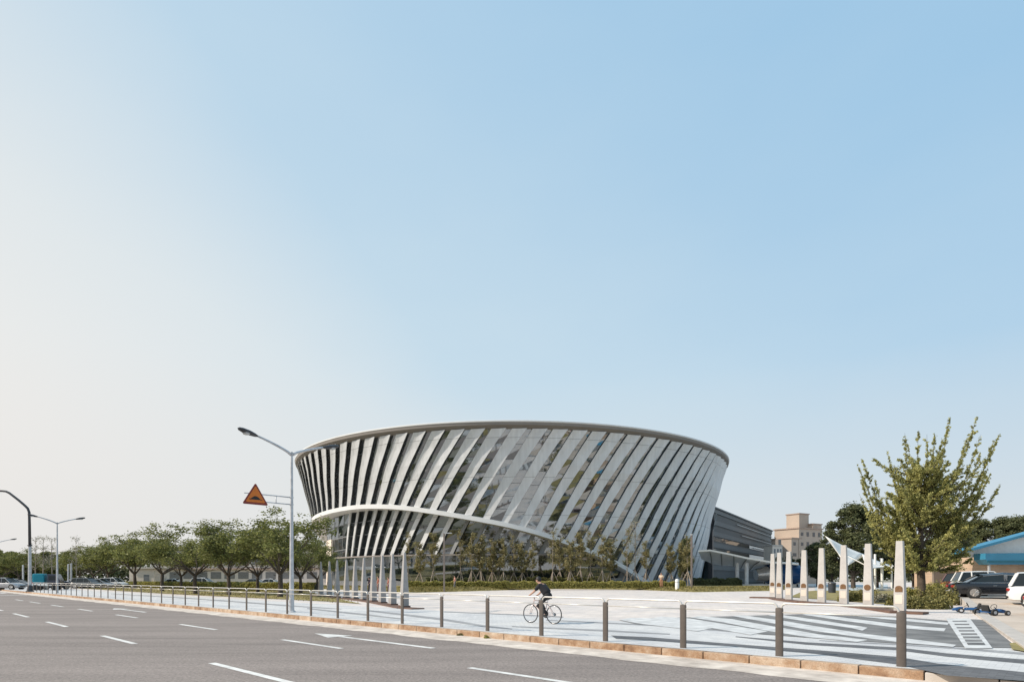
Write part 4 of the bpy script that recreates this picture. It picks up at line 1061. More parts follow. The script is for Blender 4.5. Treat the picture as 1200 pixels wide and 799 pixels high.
# small truck with a teal load box, and a dark van
t = thing('box_truck', 'small truck with a bright teal box seen left of the far double lamp', 'truck', px(50, 78), R_(20))
mb = MB(); mb.box((-.3,0,1.55), (1.3,1.3,1.25)); mb.build('cargo_box', M('teal tarp', (.0,.20,.27), .5, .1, 1), t, bevel=.15)
mb = MB(); mb.box((.3,0,.75), (3.0,1.5,.3)); mb.build('chassis', mat['white'], t, bevel=.03)
mb = MB(); mb.prism([(.75,.7),(2.1,.7),(2.1,1.3),(1.75,2.1),(.75,2.1)], -.8, .8); cb = mb.build('cab', nvy, t, bevel=.05)
mb = MB(); mb.box((1.3,-.81,1.6), (.8,.03,.55)); w_ = mb.build('window', mat['carglass'], t); w_.parent = cb
for sx in (-.5, 1.5):
    for sy in (-.7, .7):
        mb = MB(); mb.tube([(sx, sy-.12, .36), (sx, sy+.12, .36)], .36, 16); mb.build('wheel', mat['black'], t)
car(px(61, 84), R_(75), 'dark van parked at the foot of the far double lamp', nvy, 4.6, 1.8, 2.05, suv=True)

# go karts
def kart(loc, rz, label):
    t = thing('pedal_kart', label, 'go kart', loc, rz, 'blue pedal karts on the lot')
    bl_ = M('kart blue', (.01,.07,.20), .4, .2, 5); t.scale = (.82,.82,.72)
    mb = MB(); mb.tube([(-.5,-.18,.2),(.45,-.16,.18),(.62,0,.22),(.45,.16,.18),(-.5,.18,.2),(-.5,-.18,.2)], .035, 8); mb.tube([(-.42,-.42,.17),(-.42,.42,.17)], .02, 6); mb.tube([(.42,-.38,.15),(.42,.38,.15)], .02, 6); mb.build('frame', bl_, t)
    mb = MB(); mb.prism([(.30,.16),(.78,.12),(.80,.24),(.45,.36),(.30,.38)], -.17, .17); mb.build('nose_cone', bl_, t, bevel=.03)
    mb = MB(); mb.prism([(-.45,.2),(.0,.2),(.0,.28),(-.32,.30),(-.44,.62),(-.52,.60)], -.2, .2); mb.build('seat', mat['black'], t, bevel=.03)
    mb = MB(); mb.box((-.1,-.3,.25), (.6,.12,.14)); mb.box((-.1,.3,.25), (.6,.12,.14)); mb.build('side_pod', bl_, t, bevel=.04)
    mb = MB(); a = [(.08+.05*math.sin(k*PI/6)*1, .16*math.cos(k*PI/6), .50+.14*math.sin(k*PI/6)) for k in range(13)]; mb.tube(a, .015, 6, False); mb.tube([(.08,0,.5),(.4,0,.24)], .015, 6); mb.build('steering_wheel', mat['black'], t)
    for x, y, r in ((-.42,-.48,.19),(-.42,.48,.19),(.42,-.44,.15),(.42,.44,.15)):
        mb = MB(); mb.tube([(x,y-.05,r),(x,y+.05,r)], r, 18); w = mb.build('wheel', mat['black'], t, bevel=.015)
        mb = MB(); mb.tube([(x,y-.055,r),(x,y+.055,r)], r*.5, 12); h_ = mb.build('hub', mat['galv'], t); h_.parent = w
kart(at(1136,718)+Vector((0,0,.02)), R_(150), 'left blue pedal kart beside the kerb of the lot')
kart(at(1163,721)+Vector((0,0,.02)), R_(10), 'right blue pedal kart lying next to the first one')
# litter bin and bollard
t = thing('litter_bin', 'dark round litter bin on the lawn behind the fifth obelisk', 'bin', at(975,694.5))
mb = MB(); mb.lathe([(.32,0),(.36,.1),(.38,.95),(.40,1.0)], n=16); smooth_angle(mb.build('body', M('dark bin', (.05,.06,.08), .5), t)); mb = MB(); mb.lathe([(.41,1.0),(.36,1.12),(.12,1.2)], n=16); mb.build('lid', mat['darkmetal'], t)
t = thing('bollard', 'short white bollard on the grass beside the right hand figure', 'bollard', px(793.5, 74, .1))
mb = MB(); mb.lathe([(.24,0),(.24,1.25),(.18,1.36),(.05,1.40)], n=14); smooth_angle(mb.build('post', mat['white'], t)); mb = MB(); mb.lathe([(.245,.95),(.245,1.05)], n=14); mb.build('band', mat['galv'], t)

# ------------------------------------------------------------------ people
def skin(name, V, E, Rr, m, parent, sub=2):
    me = bpy.data.meshes.new(name+'_rig'); me.from_pydata([tuple(v) for v in V], E, []); me.update()
    o = bpy.data.objects.new(name+'_rig', me); C.objects.link(o)
    o.modifiers.new('Skin', 'SKIN'); sbm = o.modifiers.new('Sub', 'SUBSURF'); sbm.levels = sub; sbm.render_levels = sub
    if not me.skin_vertices: me.attributes  # created with the modifier
    if len(me.skin_vertices) == 0:
        bm = bmesh.new(); bm.from_mesh(me); bm.verts.layers.skin.verify(); bm.to_mesh(me); bm.free()
    for i, r in enumerate(Rr):
        me.skin_vertices[0].data[i].radius = r if hasattr(r, '__len__') else (r, r); me.skin_vertices[0].data[i].use_root = (i == 0)
    bpy.context.view_layer.update(); dg = bpy.context.evaluated_depsgraph_get()
    nm = bpy.data.meshes.new_from_object(o.evaluated_get(dg)); bpy.data.objects.remove(o)
    nm.name = name; nm.materials.clear(); nm.materials.append(m); nm.polygons.foreach_set('use_smooth', [True]*len(nm.polygons))
    return link(name, nm, parent)
mat['skin'] = M('skin', (.48,.28,.20), .55, .06, 20); mat['hair'] = M('dark hair', (.012,.010,.009), .6, .2, 40)
def fig(loc, rz, J, label, shirt, pants, shoe='black', h=1.7, short=False, hat=None, group=None):
    """J: joints dict in metres: pelvis, chest, neck, head, shL, elL, haL, shR, ..., hipL, knL, anL, toL ..."""
    t = thing('person', label, 'person', loc, rz, group)
    k = h/1.7
    V = {a: Vector(b)*k for a, b in J.items()}
    names_ = ['pelvis','belly','chest','neck','head0','head1']; 
    order = ['pelvis','belly','chest','neck','head0','head1','shL','elL','haL','fiL','shR','elR','haR','fiR','hiL','knL','anL','toL','hiR','knR','anR','toR']
    rad = {'pelvis':(.09,.10),'belly':(.085,.10),'chest':(.095,.12),'neck':.055,'head0':.075,'head1':.07,'shL':.05,'elL':.042,'haL':.03,'fiL':.03,'shR':.05,'elR':.042,'haR':.03,'fiR':.03,'hiL':.06,'knL':.058,'anL':.038,'toL':.035,'hiR':.06,'knR':.058,'anR':.038,'toR':.035}
    E = [('pelvis','belly'),('belly','chest'),('chest','neck'),('neck','head0'),('head0','head1'),('chest','shL'),('shL','elL'),('elL','haL'),('haL','fiL'),('chest','shR'),('shR','elR'),('elR','haR'),('haR','fiR'),('pelvis','hiL'),('hiL','knL'),('knL','anL'),('anL','toL'),('pelvis','hiR'),('hiR','knR'),('knR','anR'),('anR','toR')]
    ix = {a: i for i, a in enumerate(order)}
    sc = lambda r: tuple(q*k for q in r) if hasattr(r, '__len__') else r*k
    body = skin('body', [V[a] for a in order], [(ix[a], ix[b]) for a, b in E], [sc(rad[a]) for a in order], mat['skin'], t)
    # head proper with nose and ears
    fw = Vector(J.get('face', (1,0,0))).normalized(); hc = (V['head0']+V['head1'])/2; up = (V['head1']-V['head0']).normalized(); sd = up.cross(fw).normalized()
    mb = MB(); mb.ell((0,0,0), (.095*k,.078*k,.118*k), 16, 12); mb.ell((.095*k,0,-.01*k), (.022*k,.016*k,.03*k), 8, 6)
    for s_ in (-1, 1): mb.ell((-.005*k, s_*.08*k, -.005*k), (.02*k,.012*k,.032*k), 8, 6)
    R3 = Matrix((fw, sd, up)).transposed()
    mb.v = [tuple(R3 @ Vector(v) + hc) for v in mb.v]; hd = mb.build('head', mat['skin'], t, smooth=True)
    for s_ in (-1, 1):
        e = MB(); e.ell((.088*k, s_*.032*k, .01*k), (.01*k,.013*k,.008*k), 6, 5); e.v = [tuple(R3 @ Vector(v) + hc) for v in e.v]; e.build('eye', mat['black'], hd)
    e = MB(); e.ell((.088*k, 0, -.055*k), (.01*k,.025*k,.008*k), 6, 5); e.v = [tuple(R3 @ Vector(v) + hc) for v in e.v]; e.build('mouth', M('lips', (.3,.11,.09), .5) if 'lips' not in mat else mat['lips'], hd)
    mb = MB(); mb.ell((-.018*k,0,.028*k), (.103*k,.09*k,.112*k), 16, 12)
    keep = []; mb.f = [f for f in mb.f if not (sum(mb.v[i][0] for i in f)/4 > .045*k and sum(mb.v[i][2] for i in f)/4 < .075*k) and sum(mb.v[i][2] for i in f)/4 > -.06*k]; mb.m = [0]*len(mb.f)
    mb.v = [tuple(R3 @ Vector(v) + hc) for v in mb.v]; mb.build('hair', hat or mat['hair'], t, smooth=True)
    g = 1.16
    half = lambda a, b, u: V[a].lerp(V[b], u)
    pv = [V['pelvis'].lerp(V['belly'],.12),V['belly'],V['chest'],V['chest'].lerp(V['neck'],.55),V['shL'],half('shL','elL',.85),V['shR'],half('shR','elR',.85)]
    skin('shirt', pv, [(0,1),(1,2),(2,3),(2,4),(4,5),(2,6),(6,7)], [sc((.165,.19)),sc((.155,.175)),sc((.155,.185)),.075*k,.085*k,.066*k,.085*k,.066*k], shirt, t)
    u = .55 if short else .93
    kn = 'kn'
    mb = MB(); mb.ell(tuple(V['pelvis']-Vector((0,0,.02*k))), (.135*k,.165*k,.135*k), 16, 10)
    for s_ in 'LR':
        hp, kp, ap = V['hi'+s_], V['kn'+s_], V['an'+s_]; root = V['pelvis'].lerp(hp, .85)
        if short: mb.tube([root, hp.lerp(kp,.15), hp.lerp(kp,.55), hp.lerp(kp,.98)], [.10*k,.105*k,.092*k,.085*k], 14)
        else: mb.tube([root, hp.lerp(kp,.12), hp.lerp(kp,.6), kp, kp.lerp(ap,.5), kp.lerp(ap,.97)], [.095*k,.10*k,.082*k,.07*k,.064*k,.058*k], 14)
    mb.build('shorts' if short else 'trousers', pants, t, smooth=True)
    for s_ in 'LR':
        a, b = V['an'+s_], V['to'+s_]; d = (b-a)
        mb = MB(); mb.tube([a+Vector((0,0,.02))*k, a-Vector((0,0,.02))*k+d*.15, b], [.045*k,.05*k,.035*k], 8); mb.build('shoe', mat[shoe], t, smooth=True)
        # hand with separate fingers
        w_, f_ = V['ha'+s_], V['fi'+s_]; hdv = (f_-w_).normalized(); sdv = hdv.cross(Vector((0,0,1)))
        sdv = sdv.normalized() if sdv.length > .1 else Vector((0,1,0)); mb = MB()
        for q, ln in enumerate((.065,.075,.07,.055)):
            p0 = f_ + sdv*(q-1.5)*.019*k; mb.tube([p0-hdv*.02*k, p0+hdv*ln*.5*k, p0+hdv*ln*.85*k-Vector((0,0,.025))*k], .0085*k, 5)
        p0 = w_.lerp(f_, .5); mb.tube([p0, p0+sdv*.035*k+hdv*.02*k, p0+sdv*.04*k+hdv*.05*k-Vector((0,0,.01))], .01*k, 5); mb.build('fingers', mat['skin'], t, smooth=True)
    return t
mat['lips'] = M('lips', (.3,.11,.09), .5)
def stand(bend=0.0, step=.12, arm=.15, fold=False):
    J = dict(pelvis=(0,0,.93), belly=(.01+bend*.1,0,1.10), chest=(.01+bend*.25,0,1.30), neck=(.02+bend*.35,0,1.45), head0=(.03+bend*.4,0,1.53), head1=(.04+bend*.42,0,1.64),
             shL=(.01+bend*.25,.19,1.38), elL=(-.03+bend,.24,1.10), haL=(arm+bend,.22,.88), fiL=(arm+.03+bend,.215,.80), shR=(.01+bend*.25,-.19,1.38), elR=(-.05+bend,-.24,1.10), haR=(arm*.4+bend,-.23,.87), fiR=(arm*.5+bend,-.225,.79),
             hiL=(0,.10,.88), knL=(step*.6,.10,.49), anL=(step,.10,.09), toL=(step+.14,.11,.04), hiR=(0,-.10,.88), knR=(-step*.1,-.10,.48), anR=(-step,-.10,.09), toR=(-step+.14,-.11,.04), face=(1,0,-.05))
    if fold:
        J['elL'] = (.05,.25,1.12); J['haL'] = (.20,.05,1.16); J['fiL'] = (.20,-.03,1.17); J['elR'] = (.05,-.25,1.12); J['haR'] = (.22,-.05,1.12); J['fiR'] = (.22,.03,1.13)
    return J
def cloth(n, c): return M(n, c, .85, .1, 10)
Yp = 76
fig(px(533, Yp, .2), R_(200), stand(step=.18), 'person in a pink top and grey trousers walking right of the left lamp post', cloth('pink top', (.45,.22,.18)), cloth('grey trousers', (.16,.16,.17)))
fig(px(775, Yp, .4), R_(250), stand(step=.02, fold=True), 'person in a cream top with folded arms standing before the hedge at right', cloth('cream top', (.62,.50,.36)), cloth('tan trousers', (.34,.17,.10)), h=1.85)
gp = [(433,62,190,'dark purple top','person in a dark purple top left of the group behind the obelisks',(.10,.05,.07),(.05,.04,.06)), (443.5,60,200,'brick red top','tall person in a brick red top in the group behind the obelisks',(.30,.10,.07),(.12,.06,.07)), (447,66,230,'pale peach top','person in a pale peach top in the group behind the obelisks',(.55,.36,.27),(.40,.28,.22)), (455.5,62,200,'red jacket','person in a red jacket between the two nearest grey obelisks',(.33,.12,.09),(.10,.03,.06))]
for x, Y, r, cn, lb, c1, c2 in gp:
    fig(px(x, Y), R_(r), stand(step=.1), lb, cloth(cn, c1), cloth(cn+' trousers', c2), h=1.78 if x == 443.5 else 1.7, group='visitors behind the left hand obelisks')

# cyclist
bp_r, bp_f = at(649.5,731), at(621.5,729.3)
bc = (bp_r+bp_f)/2; bdir = (bp_f-bp_r); ba = math.atan2(bdir.y, bdir.x); WB = 1.03
bk = thing('bicycle', 'light framed road bicycle being ridden left along the sidewalk', 'bicycle', bc, ba)
RW = .335
mat['tyre'] = mat['black']; mat['frame'] = M('pale pink bicycle frame', (.62,.50,.47), .35, .05, 5)
fr, ff = Vector((-WB/2,0,RW)), Vector((WB/2,0,RW)); bb = Vector((-.10,0,.29)); seat_t = Vector((-.24,0,.80)); head_t = Vector((.34,0,.86)); head_b = Vector((.38,0,.70))
mb = MB(); mb.tube([bb, seat_t-Vector((0,0,.02))], .017, 8); mb.tube([Vector((-.225,0,.74)), head_t-Vector((0,0,.04))], .017, 8); mb.tube([bb, head_b], .02, 8); mb.tube([head_b, head_t+Vector((0,0,.03))], .02, 8)
for s_ in (-.05,.05):
    mb.tube([fr+Vector((0,s_,0)), bb], .011, 6); mb.tube([fr+Vector((0,s_,0)), Vector((-.22,0,.72))], .010, 6)
mb.build('frame', mat['frame'], bk, smooth=True)
mb = MB()
for s_ in (-.045,.045): mb.tube([head_b+Vector((0,s_,0)), Vector((.46,s_,.5)), ff+Vector((0,s_,0))], .011, 6)
mb.tube([head_b+Vector((0,-.05,0)), head_b+Vector((0,.05,0))], .018, 6); mb.build('fork', mat['frame'], bk, smooth=True)
for c in (fr, ff):
    pt_ = [(c.x+RW*.96*math.cos(a*PI/18), 0, c.z+RW*.96*math.sin(a*PI/18)) for a in range(37)]
    mb = MB(); mb.tube(pt_, .015, 7, False); w = mb.build('wheel', mat['tyre'], bk, smooth=True)
    pt_ = [(c.x+RW*.89*math.cos(a*PI/18), 0, c.z+RW*.89*math.sin(a*PI/18)) for a in range(37)]
    mb = MB(); mb.tube(pt_, .010, 6, False); r_ = mb.build('rim', mat['chrome'], bk, smooth=True); r_.parent = w
    mb = MB()
    for q in range(18):
        a = q*PI/9; mb.tube([(c.x, .02*(-1)**q, c.z), (c.x+RW*.88*math.cos(a), 0, c.z+RW*.88*math.sin(a))], .0016, 3)
    mb.tube([(c.x,-.05,c.z),(c.x,.05,c.z)], .022, 8); sp_ = mb.build('spokes', mat['chrome'], bk); sp_.parent = w
mb = MB(); mb.tube([seat_t, Vector((-.27,0,.88))], .013, 6); mb.build('seat_post', mat['chrome'], bk)
mb = MB(); mb.prism([(-.40,.87),(-.12,.87),(-.11,.90),(-.28,.925),(-.40,.92)], -.055, .055); mb.build('saddle', mat['black'], bk, bevel=.02)
mb = MB(); mb.tube([head_t, Vector((.36,0,.93)), Vector((.41,0,.95))], .014, 6); mb.tube([(.36,-.27,.95),(.41,-.12,.95),(.41,.12,.95),(.36,.27,.95)], .014, 8); mb.build('handlebar', mat['darkmetal'], bk, smooth=True)
mb = MB(); mb.tube([bb+Vector((0,-.065,0)), bb+Vector((0,-.075,0))], .095, 20); mb.build('chainring', mat['darkmetal'], bk)
mb = MB(); mb.tube([fr+Vector((0,-.06,0)), fr+Vector((0,-.035,0))], .05, 12); mb.build('cassette', mat['darkmetal'], bk)
mb = MB(); mb.tube([bb+Vector((0,-.07,.095)), fr+Vector((0,-.05,.05))], .005, 4); mb.tube([bb+Vector((0,-.07,-.095)), fr+Vector((0,-.05,-.05))], .005, 4); mb.build('chain', mat['darkmetal'], bk)
pa, pb = bb+Vector((.16,-.12,.06)), bb+Vector((-.16,.12,-.06))
mb = MB(); mb.tube([bb+Vector((0,-.08,0)), pa+Vector((0,.04,0))], .012, 6); mb.tube([bb+Vector((0,.08,0)), pb-Vector((0,.04,0))], .012, 6); mb.tube([bb+Vector((0,-.08,0)), bb+Vector((0,.08,0))], .02, 8); mb.build('crank', mat['chrome'], bk)
for p in (pa, pb):
    mb = MB(); mb.box(p, (.09,.09,.022)); mb.build('pedal', mat['black'], bk, bevel=.005)
J = dict(pelvis=(-.26,0,1.00), belly=(-.17,0,1.14), chest=(-.02,0,1.30), neck=(.10,0,1.42), head0=(.15,0,1.47), head1=(.18,0,1.58),
         shL=(0,.18,1.33), elL=(.18,.22,1.13), haL=(.35,.24,1.01), fiL=(.40,.22,.985), shR=(0,-.18,1.33), elR=(.18,-.22,1.13), haR=(.35,-.24,1.01), fiR=(.40,-.22,.985),
         hiR=(-.24,-.10,.95), knR=(.17,-.12,.80), anR=(pa.x-.08,-.12,pa.z+.12), toR=(pa.x+.08,-.12,pa.z+.05), hiL=(-.24,.10,.95), knL=(.10,.12,.62), anL=(pb.x-.06,.12,pb.z+.13), toL=(pb.x+.10,.12,pb.z+.05), face=(1,0,-.12))
fig(bc, ba, J, 'person in a black t-shirt and black trousers riding the bicycle', cloth('black t-shirt', (.012,.012,.016)), cloth('black trousers', (.012,.012,.014)))

# ------------------------------------------------------------------ vegetation
AT = [avenue_tree_data(s) for s in (11, 23, 35, 47)]
av = [(328,50.5,1.06,'street tree right of the lamp with the hump sign, trunk behind the railing'),(268,56.5,.98,'street tree with a single dark trunk below the hump sign, left of it'),(229,60.5,.98,'street tree third from the right in the row behind the railing'),(190,74,1.1,'street tree fourth from the right in the row behind the railing'),
      (157.5,90,1.22,'street tree fifth from the right, the tallest hump of the left crowns'),(127,104,1.2,'street tree sixth from the right in the row'),(109.5,115,1.2,'street tree seventh from the right in the row'),(93,128,1.15,'leftmost street tree of the row behind the railing'),
      (352,62,.92,'street tree behind the near lamp pole, overlapping the museum edge'),(372,72,.78,'small street tree touching the left end of the museum'),(302,66,.95,'street tree in the second row between two front trunks'),(212,88,1.05,'street tree in the second row behind the white car'),
      (22,120,1.1,'round tree left of the signal mast'),(3,128,1.1,'round tree at the far left edge of the photo')]
for i, (x, Y, k, lb) in enumerate(av):
    place_tree('street_tree', AT[i % 4], px(x, Y), R_(97*i), (k*random.uniform(.92,1.1), k, k*random.uniform(.93,1.06)), lb, group='broad crowned street trees behind the railing')
# ginkgo
def ginkgo():
    base = at(1080,705); Y = base.y
    t = thing('ginkgo_tree', 'tall ginkgo tree with long upswept branches at the right', 'tree', (base.x, Y, .03))
    rng = random.Random(5); mb = MB(); pts = []
    def q(x, y, dy=0.0): return Vector(((x-1080)/F*Y, dy, zz(y, Y)))
    tr = [Vector((0,0,-.1)), q(1080,690), q(1079,665), q(1079,630), q(1080,595), q(1083,565), q(1085,545)]
    mb.tube(tr, [.34,.26,.23,.17,.11,.05,.015], 10)
    tips = [(1006,543),(1014,538),(1020,560),(1047,527),(1052,545),(1084,502),(1078,512),(1112,490),(1113,512),(1098,508),(1153,486),(1142,512),(1171,509),(1160,517),(1150,530),(1160,545),(1148,572),(1140,590),(1028,596),(1022,575),(1030,620),(1040,640),(1135,610),(1130,635),(1065,520),(1128,512),(1136,560),(1040,560),(1036,585),(1126,655),(1052,660),(1095,662),(1120,600),(1068,505)]
    limbs = []
    for x, y in tips:
        zs = zz(min(668, y + (100 if y < 600 else 40) + abs(x-1080)*.45), Y)
        limbs.append((Vector((0,0,max(2.0, zs))), q(x, y, rng.uniform(-1.8,1.8)*(.4 if y < 560 else 1)), 1.0))
    for i in range(80):
        a = rng.uniform(0, 2*PI); z0 = rng.uniform(2.0, 8.6); rr = rng.uniform(2.0,4.0)*(1-.3*max(0, (z0-3)/6))
        limbs.append((Vector((0,0,z0)), Vector((rr*math.cos(a), rr*math.sin(a), z0+rr*rng.uniform(.1,.75))), .9))
    for a, b, dens in limbs:
        L_ = (b-a).length; d0 = (b-a).normalized(); sag = Vector((0,0,-.13*L_)); n = 10; path = []
        side = rnd_dir(rng)*.05*L_
        f_ = lambda u: a.lerp(b, u) + sag*math.sin(PI*u) + side*math.sin(2*PI*u)*.5
        mb.tube([f_(i/n) for i in range(n+1)], [.065*(1-i/n)**1.2+.006 for i in range(n+1)], 5, False)
        ph_ = rng.uniform(0, 6)
        for i in range(int(L_*22)):             # short spurs set along the limb, thinning out unevenly
            u = rng.uniform(.3,1)**.8; p = f_(u)
            if math.sin(u*L_*3.1+ph_)+math.sin(u*L_*7.3+ph_*2) > rng.uniform(-1.6,1.2)-.3: pts.append((p, .035+.07*(1-u)))
        for i in range(int(L_*6.0*dens)):       # feathery side shoots, shorter towards the tip
            u = rng.uniform(.15,.95); p = f_(u)
            d = (d0*.9 + rnd_dir(rng)*.85 + Vector((.12,0,.1))).normalized(); ln = rng.choice((.4,.7,1.0,1.5))*rng.uniform(.6,1.15)*(1.15-u)
            mb.tube([p, p+d*ln*.5+Vector((0,0,.04)), p+d*ln], [.012,.008,.003], 3, False)
            k0_ = rng.uniform(.1,.5)
            for k in range(int(3+ln*12)): pts.append((p + d*ln*rng.uniform(k0_,1.03), .03+.03*(1-u)))
    P = np.array([tuple(p) for p, r in pts]); rr = np.array([r for p, r in pts])
    rep = 5; P = np.repeat(P, rep, 0); rr = np.repeat(rr, rep)
    P = P + np.random.normal(size=P.shape)*rr[:,None]
    P = P[P[:,2] > 1.9]
    link('crown', leaf_mesh('crown', P, .048, mat['leafG'], flat=1, aspect=.8), t)
    mb.build('trunk', mat['bark'], t, smooth=True)
ginkgo()
# dark trees at the right
DT = [round_tree_data(61,12.5,4.2,30000,0,.15,nc=170), round_tree_data(62,12.5,4.0,17000,0,.15,irregular=1.0,nc=100,lo=.25), round_tree_data(63,12,3.6,22000,0,.15,cone=.35,nc=130)]
dts = [(1000,94,1.06,0,'tall dense evergreen tree behind the white shade sail'),(975,104,.72,1,'dark tree left of the tall evergreen behind the sail'),(1028,100,.78,2,'dark tree between the tall evergreen and the ginkgo'),(958,112,.66,0,'dark tree below the apartment block, left of the sail'),
       (1048,98,.74,1,'dark tree directly left behind the ginkgo'),(1070,104,.66,2,'dark tree hidden behind the ginkgo trunk'),(1112,96,0.94,1,'gappy pine like tree right behind the ginkgo'),(1132,104,0.96,2,'narrow dark tree above the left end of the blue roof'),(1150,100,0.92,1,'loose crowned tree above the blue roof, third from the right'),
       (1172,98,0.93,1,'loose crowned tree above the blue roof, second from the right'),(1194,96,.92,0,'dense tree above the blue roof at the right edge'),(1218,98,.9,1,'tree beyond the right edge above the hall roof'),(1092,110,.7,0,'dark tree low behind the ginkgo'),
       (925,118,.50,2,'small tree just right of the white house'),(912,116,.46,1,'small dark tree right of the aircraft'),(896,124,.42,0,'small tree at the corner of the dark wing'),(938,120,.44,1,'small tree between the fourth obelisk and the apartment block')]
for x, Y, k, d, lb in dts:
    place_tree('evergreen_tree', DT[d], px(x, Y), R_(x*7), k, lb, group='dark trees behind the right hand lawn')
# distant woods reading as one mass
np.random.seed(5)
n = 60000; xs = np.random.uniform(-420, 420, n); hgt = 7.5+1.6*np.sin(xs*.09)+1.3*np.sin(xs*.23+1)+.8*np.sin(xs*.6)
P = np.stack([xs, 255+np.random.uniform(-5,5,n)+8*np.sin(xs*.03), hgt*np.random.uniform(0,1,n)**.6], 1)
tag(link('woods', leaf_mesh('woods', P, .75, mat['leafD'], flat=1)), 'far dark line of trees along the horizon', 'woods', kind='stuff')
LT = [round_tree_data(71,8.5,4.2,9000,0,.2,'leafA',nc=70,lo=.12)]
for x, Y, k, lb in ((-8,135,.95,'bushy tree at the left edge behind the silver car'),(16,140,.9,'low bushy tree left of the signal mast'),(40,142,.85,'low bushy tree right of the signal mast'),(58,140,.9,'bushy tree behind the teal truck'),(78,150,.95,'bushy tree right of the far double lamp')):
    place_tree('broadleaf_tree', LT[0], px(x, Y), R_(x*9), k, lb, group='bushy trees at the far left')
# thin tall saplings at left
def sapling_data(seed, h, nl, lsz, m, lean=.0, stakes=True, wid=1.0, low=.35):
    rng = random.Random(seed); mb = MB(); P = []
    mb.tube([(0,0,0),(.05,0,h*.4),(.1,.03,h*.75),(.08,0,h)], [.06,.05,.03,.01], 6)
    for i in range(26):
        z = h*rng.uniform(low,.95); a = rng.uniform(0,2*PI); ln = wid*rng.uniform(.5,1.15)*(1.15-z/h*.75)
        e = Vector((math.cos(a)*ln, math.sin(a)*ln, z+ln*rng.uniform(.5,1.3))); s0 = Vector((.06,0,z)); mb.tube([s0, s0.lerp(e,.5)+Vector((0,0,.05)), e], [.018,.012,.005], 4, False)
        for k in range(nl//26):
            u = rng.uniform(.25,1.1); p = s0.lerp(e, u); P.append(p + rnd_dir(rng)*rng.uniform(.05,.32))
    me = leaf_mesh('crown', [tuple(p) for p in P], lsz, mat[m])
    mt = bpy.data.meshes.new('trunk'); mt.from_pydata(mb.v, [], mb.f); mt.materials.append(mat['palebark'])
    return mt, me
SD = [sapling_data(81,6.6,1500,.095,'leafY'), sapling_data(82,7.4,900,.085,'leafY',wid=1.15), sapling_data(83,5.8,2000,.10,'leafY',wid=1.2,low=.3), sapling_data(84,7.8,420,.075,'leafP',wid=1.3)]
mb = MB()
for k in range(3):
    a = k*2*PI/3+.4; mb.tube([(1.0*math.cos(a),1.0*math.sin(a),0),(.05*math.cos(a),.05*math.sin(a),1.9)], .045, 5)
stk = mb
def stake_mesh(k):
    a = k*2*PI/3+.4; m_ = MB(); m_.tube([(1.0*math.cos(a),1.0*math.sin(a),0),(.06*math.cos(a),.06*math.sin(a),1.9)], .05, 5)
    me = bpy.data.meshes.new('stake'); me.from_pydata(m_.v, [], m_.f); me.materials.append(mat['stake']); return me
mat['stake'] = M('weathered stake', (.34,.28,.23), .9, .15, 5)
SK = [stake_mesh(k) for k in range(3)]
ys_ = [(492,2),(508,0),(540,1),(553,0),(563,2),(577,2),(590,0),(602,1),(612,2),(624,0),(648,1),(656,0),(668,2),(680,0),(692,1),(706,0),(716,2),(735,1),(744,3),(757,0),(786,2),(800,2),(806,0),(478,1)]
ordw = 'first second third fourth fifth sixth seventh eighth ninth tenth eleventh twelfth thirteenth fourteenth fifteenth sixteenth seventeenth eighteenth nineteenth twentieth twenty-first twenty-second twenty-third twenty-fourth'.split()
adj = ['leafy','slender','broad crowned','airy']
for i, (x, d) in enumerate(sorted(ys_)):
    Y = 88+random.uniform(-1.5,3.5); k = random.uniform(.92,1.12)
    ref = 'left of the left lamp post' if x < 520 else f'between the left lamp post and the cyclist' if x < 625 else 'between the cyclist and the right hand figure' if x < 770 else 'near the right lamp post'
    t = place_tree('young_tree', SD[d], px(x, Y, .38), R_(53*i), k*1.12, f'{adj[d]} staked young tree, {ordw[i]} from the left along the museum hedge', group='staked young trees along the museum')
    for q in SK: link('stake', q, t)
# bigger bushy young tree at right end
place_tree('young_tree', DT[2], px(803,94,.38), 1.0, (.42,.42,.62), 'dense broad young tree beside the right lamp post')
for i, (x, lb) in enumerate(((41,'bare thin tall tree right of the signal mast, leftmost of four'),(50,'bare thin tall tree above the teal truck'),(61,'leaning thin tall tree left of the far double lamp'),(90,'bare thin tall tree left of the street tree row'))):
    place_tree('thin_tree', SD[3], px(x, 92), R_(70*i), (1.2,1.2,1.02), lb, group='thin tall trees at the left')
hedge(px(478,80.5), px(802,80.5), 1.3, .75, 42000, .07, 'leafH', 'long clipped yellow green hedge in front of the museum', .30)
hedge(px(500,93), px(560,93), 1.6, 1.1, 6000, .1, 'leafD', 'short dark hedge behind the left lamp post', .38)
hedge(px(600,90), px(700,90), 1.2, 1.25, 8000, .1, 'leafB', 'shaded low hedge under the staked trees behind the cyclist', .38)
hedge(px(812,100), px(868,100), 1.4, 1.2, 8000, .1, 'leafD', 'dark green hedge left of the white canopy columns', .2)
hedge(px(150,100), px(300,84), 1.6, .85, 22000, .09, 'leafH', 'yellow green hedge behind the left street trees', 0)
hedge(px(270,76), px(372,72), 1.4, .9, 16000, .09, 'leafH', 'yellow green hedge left of the grey obelisks', 0)
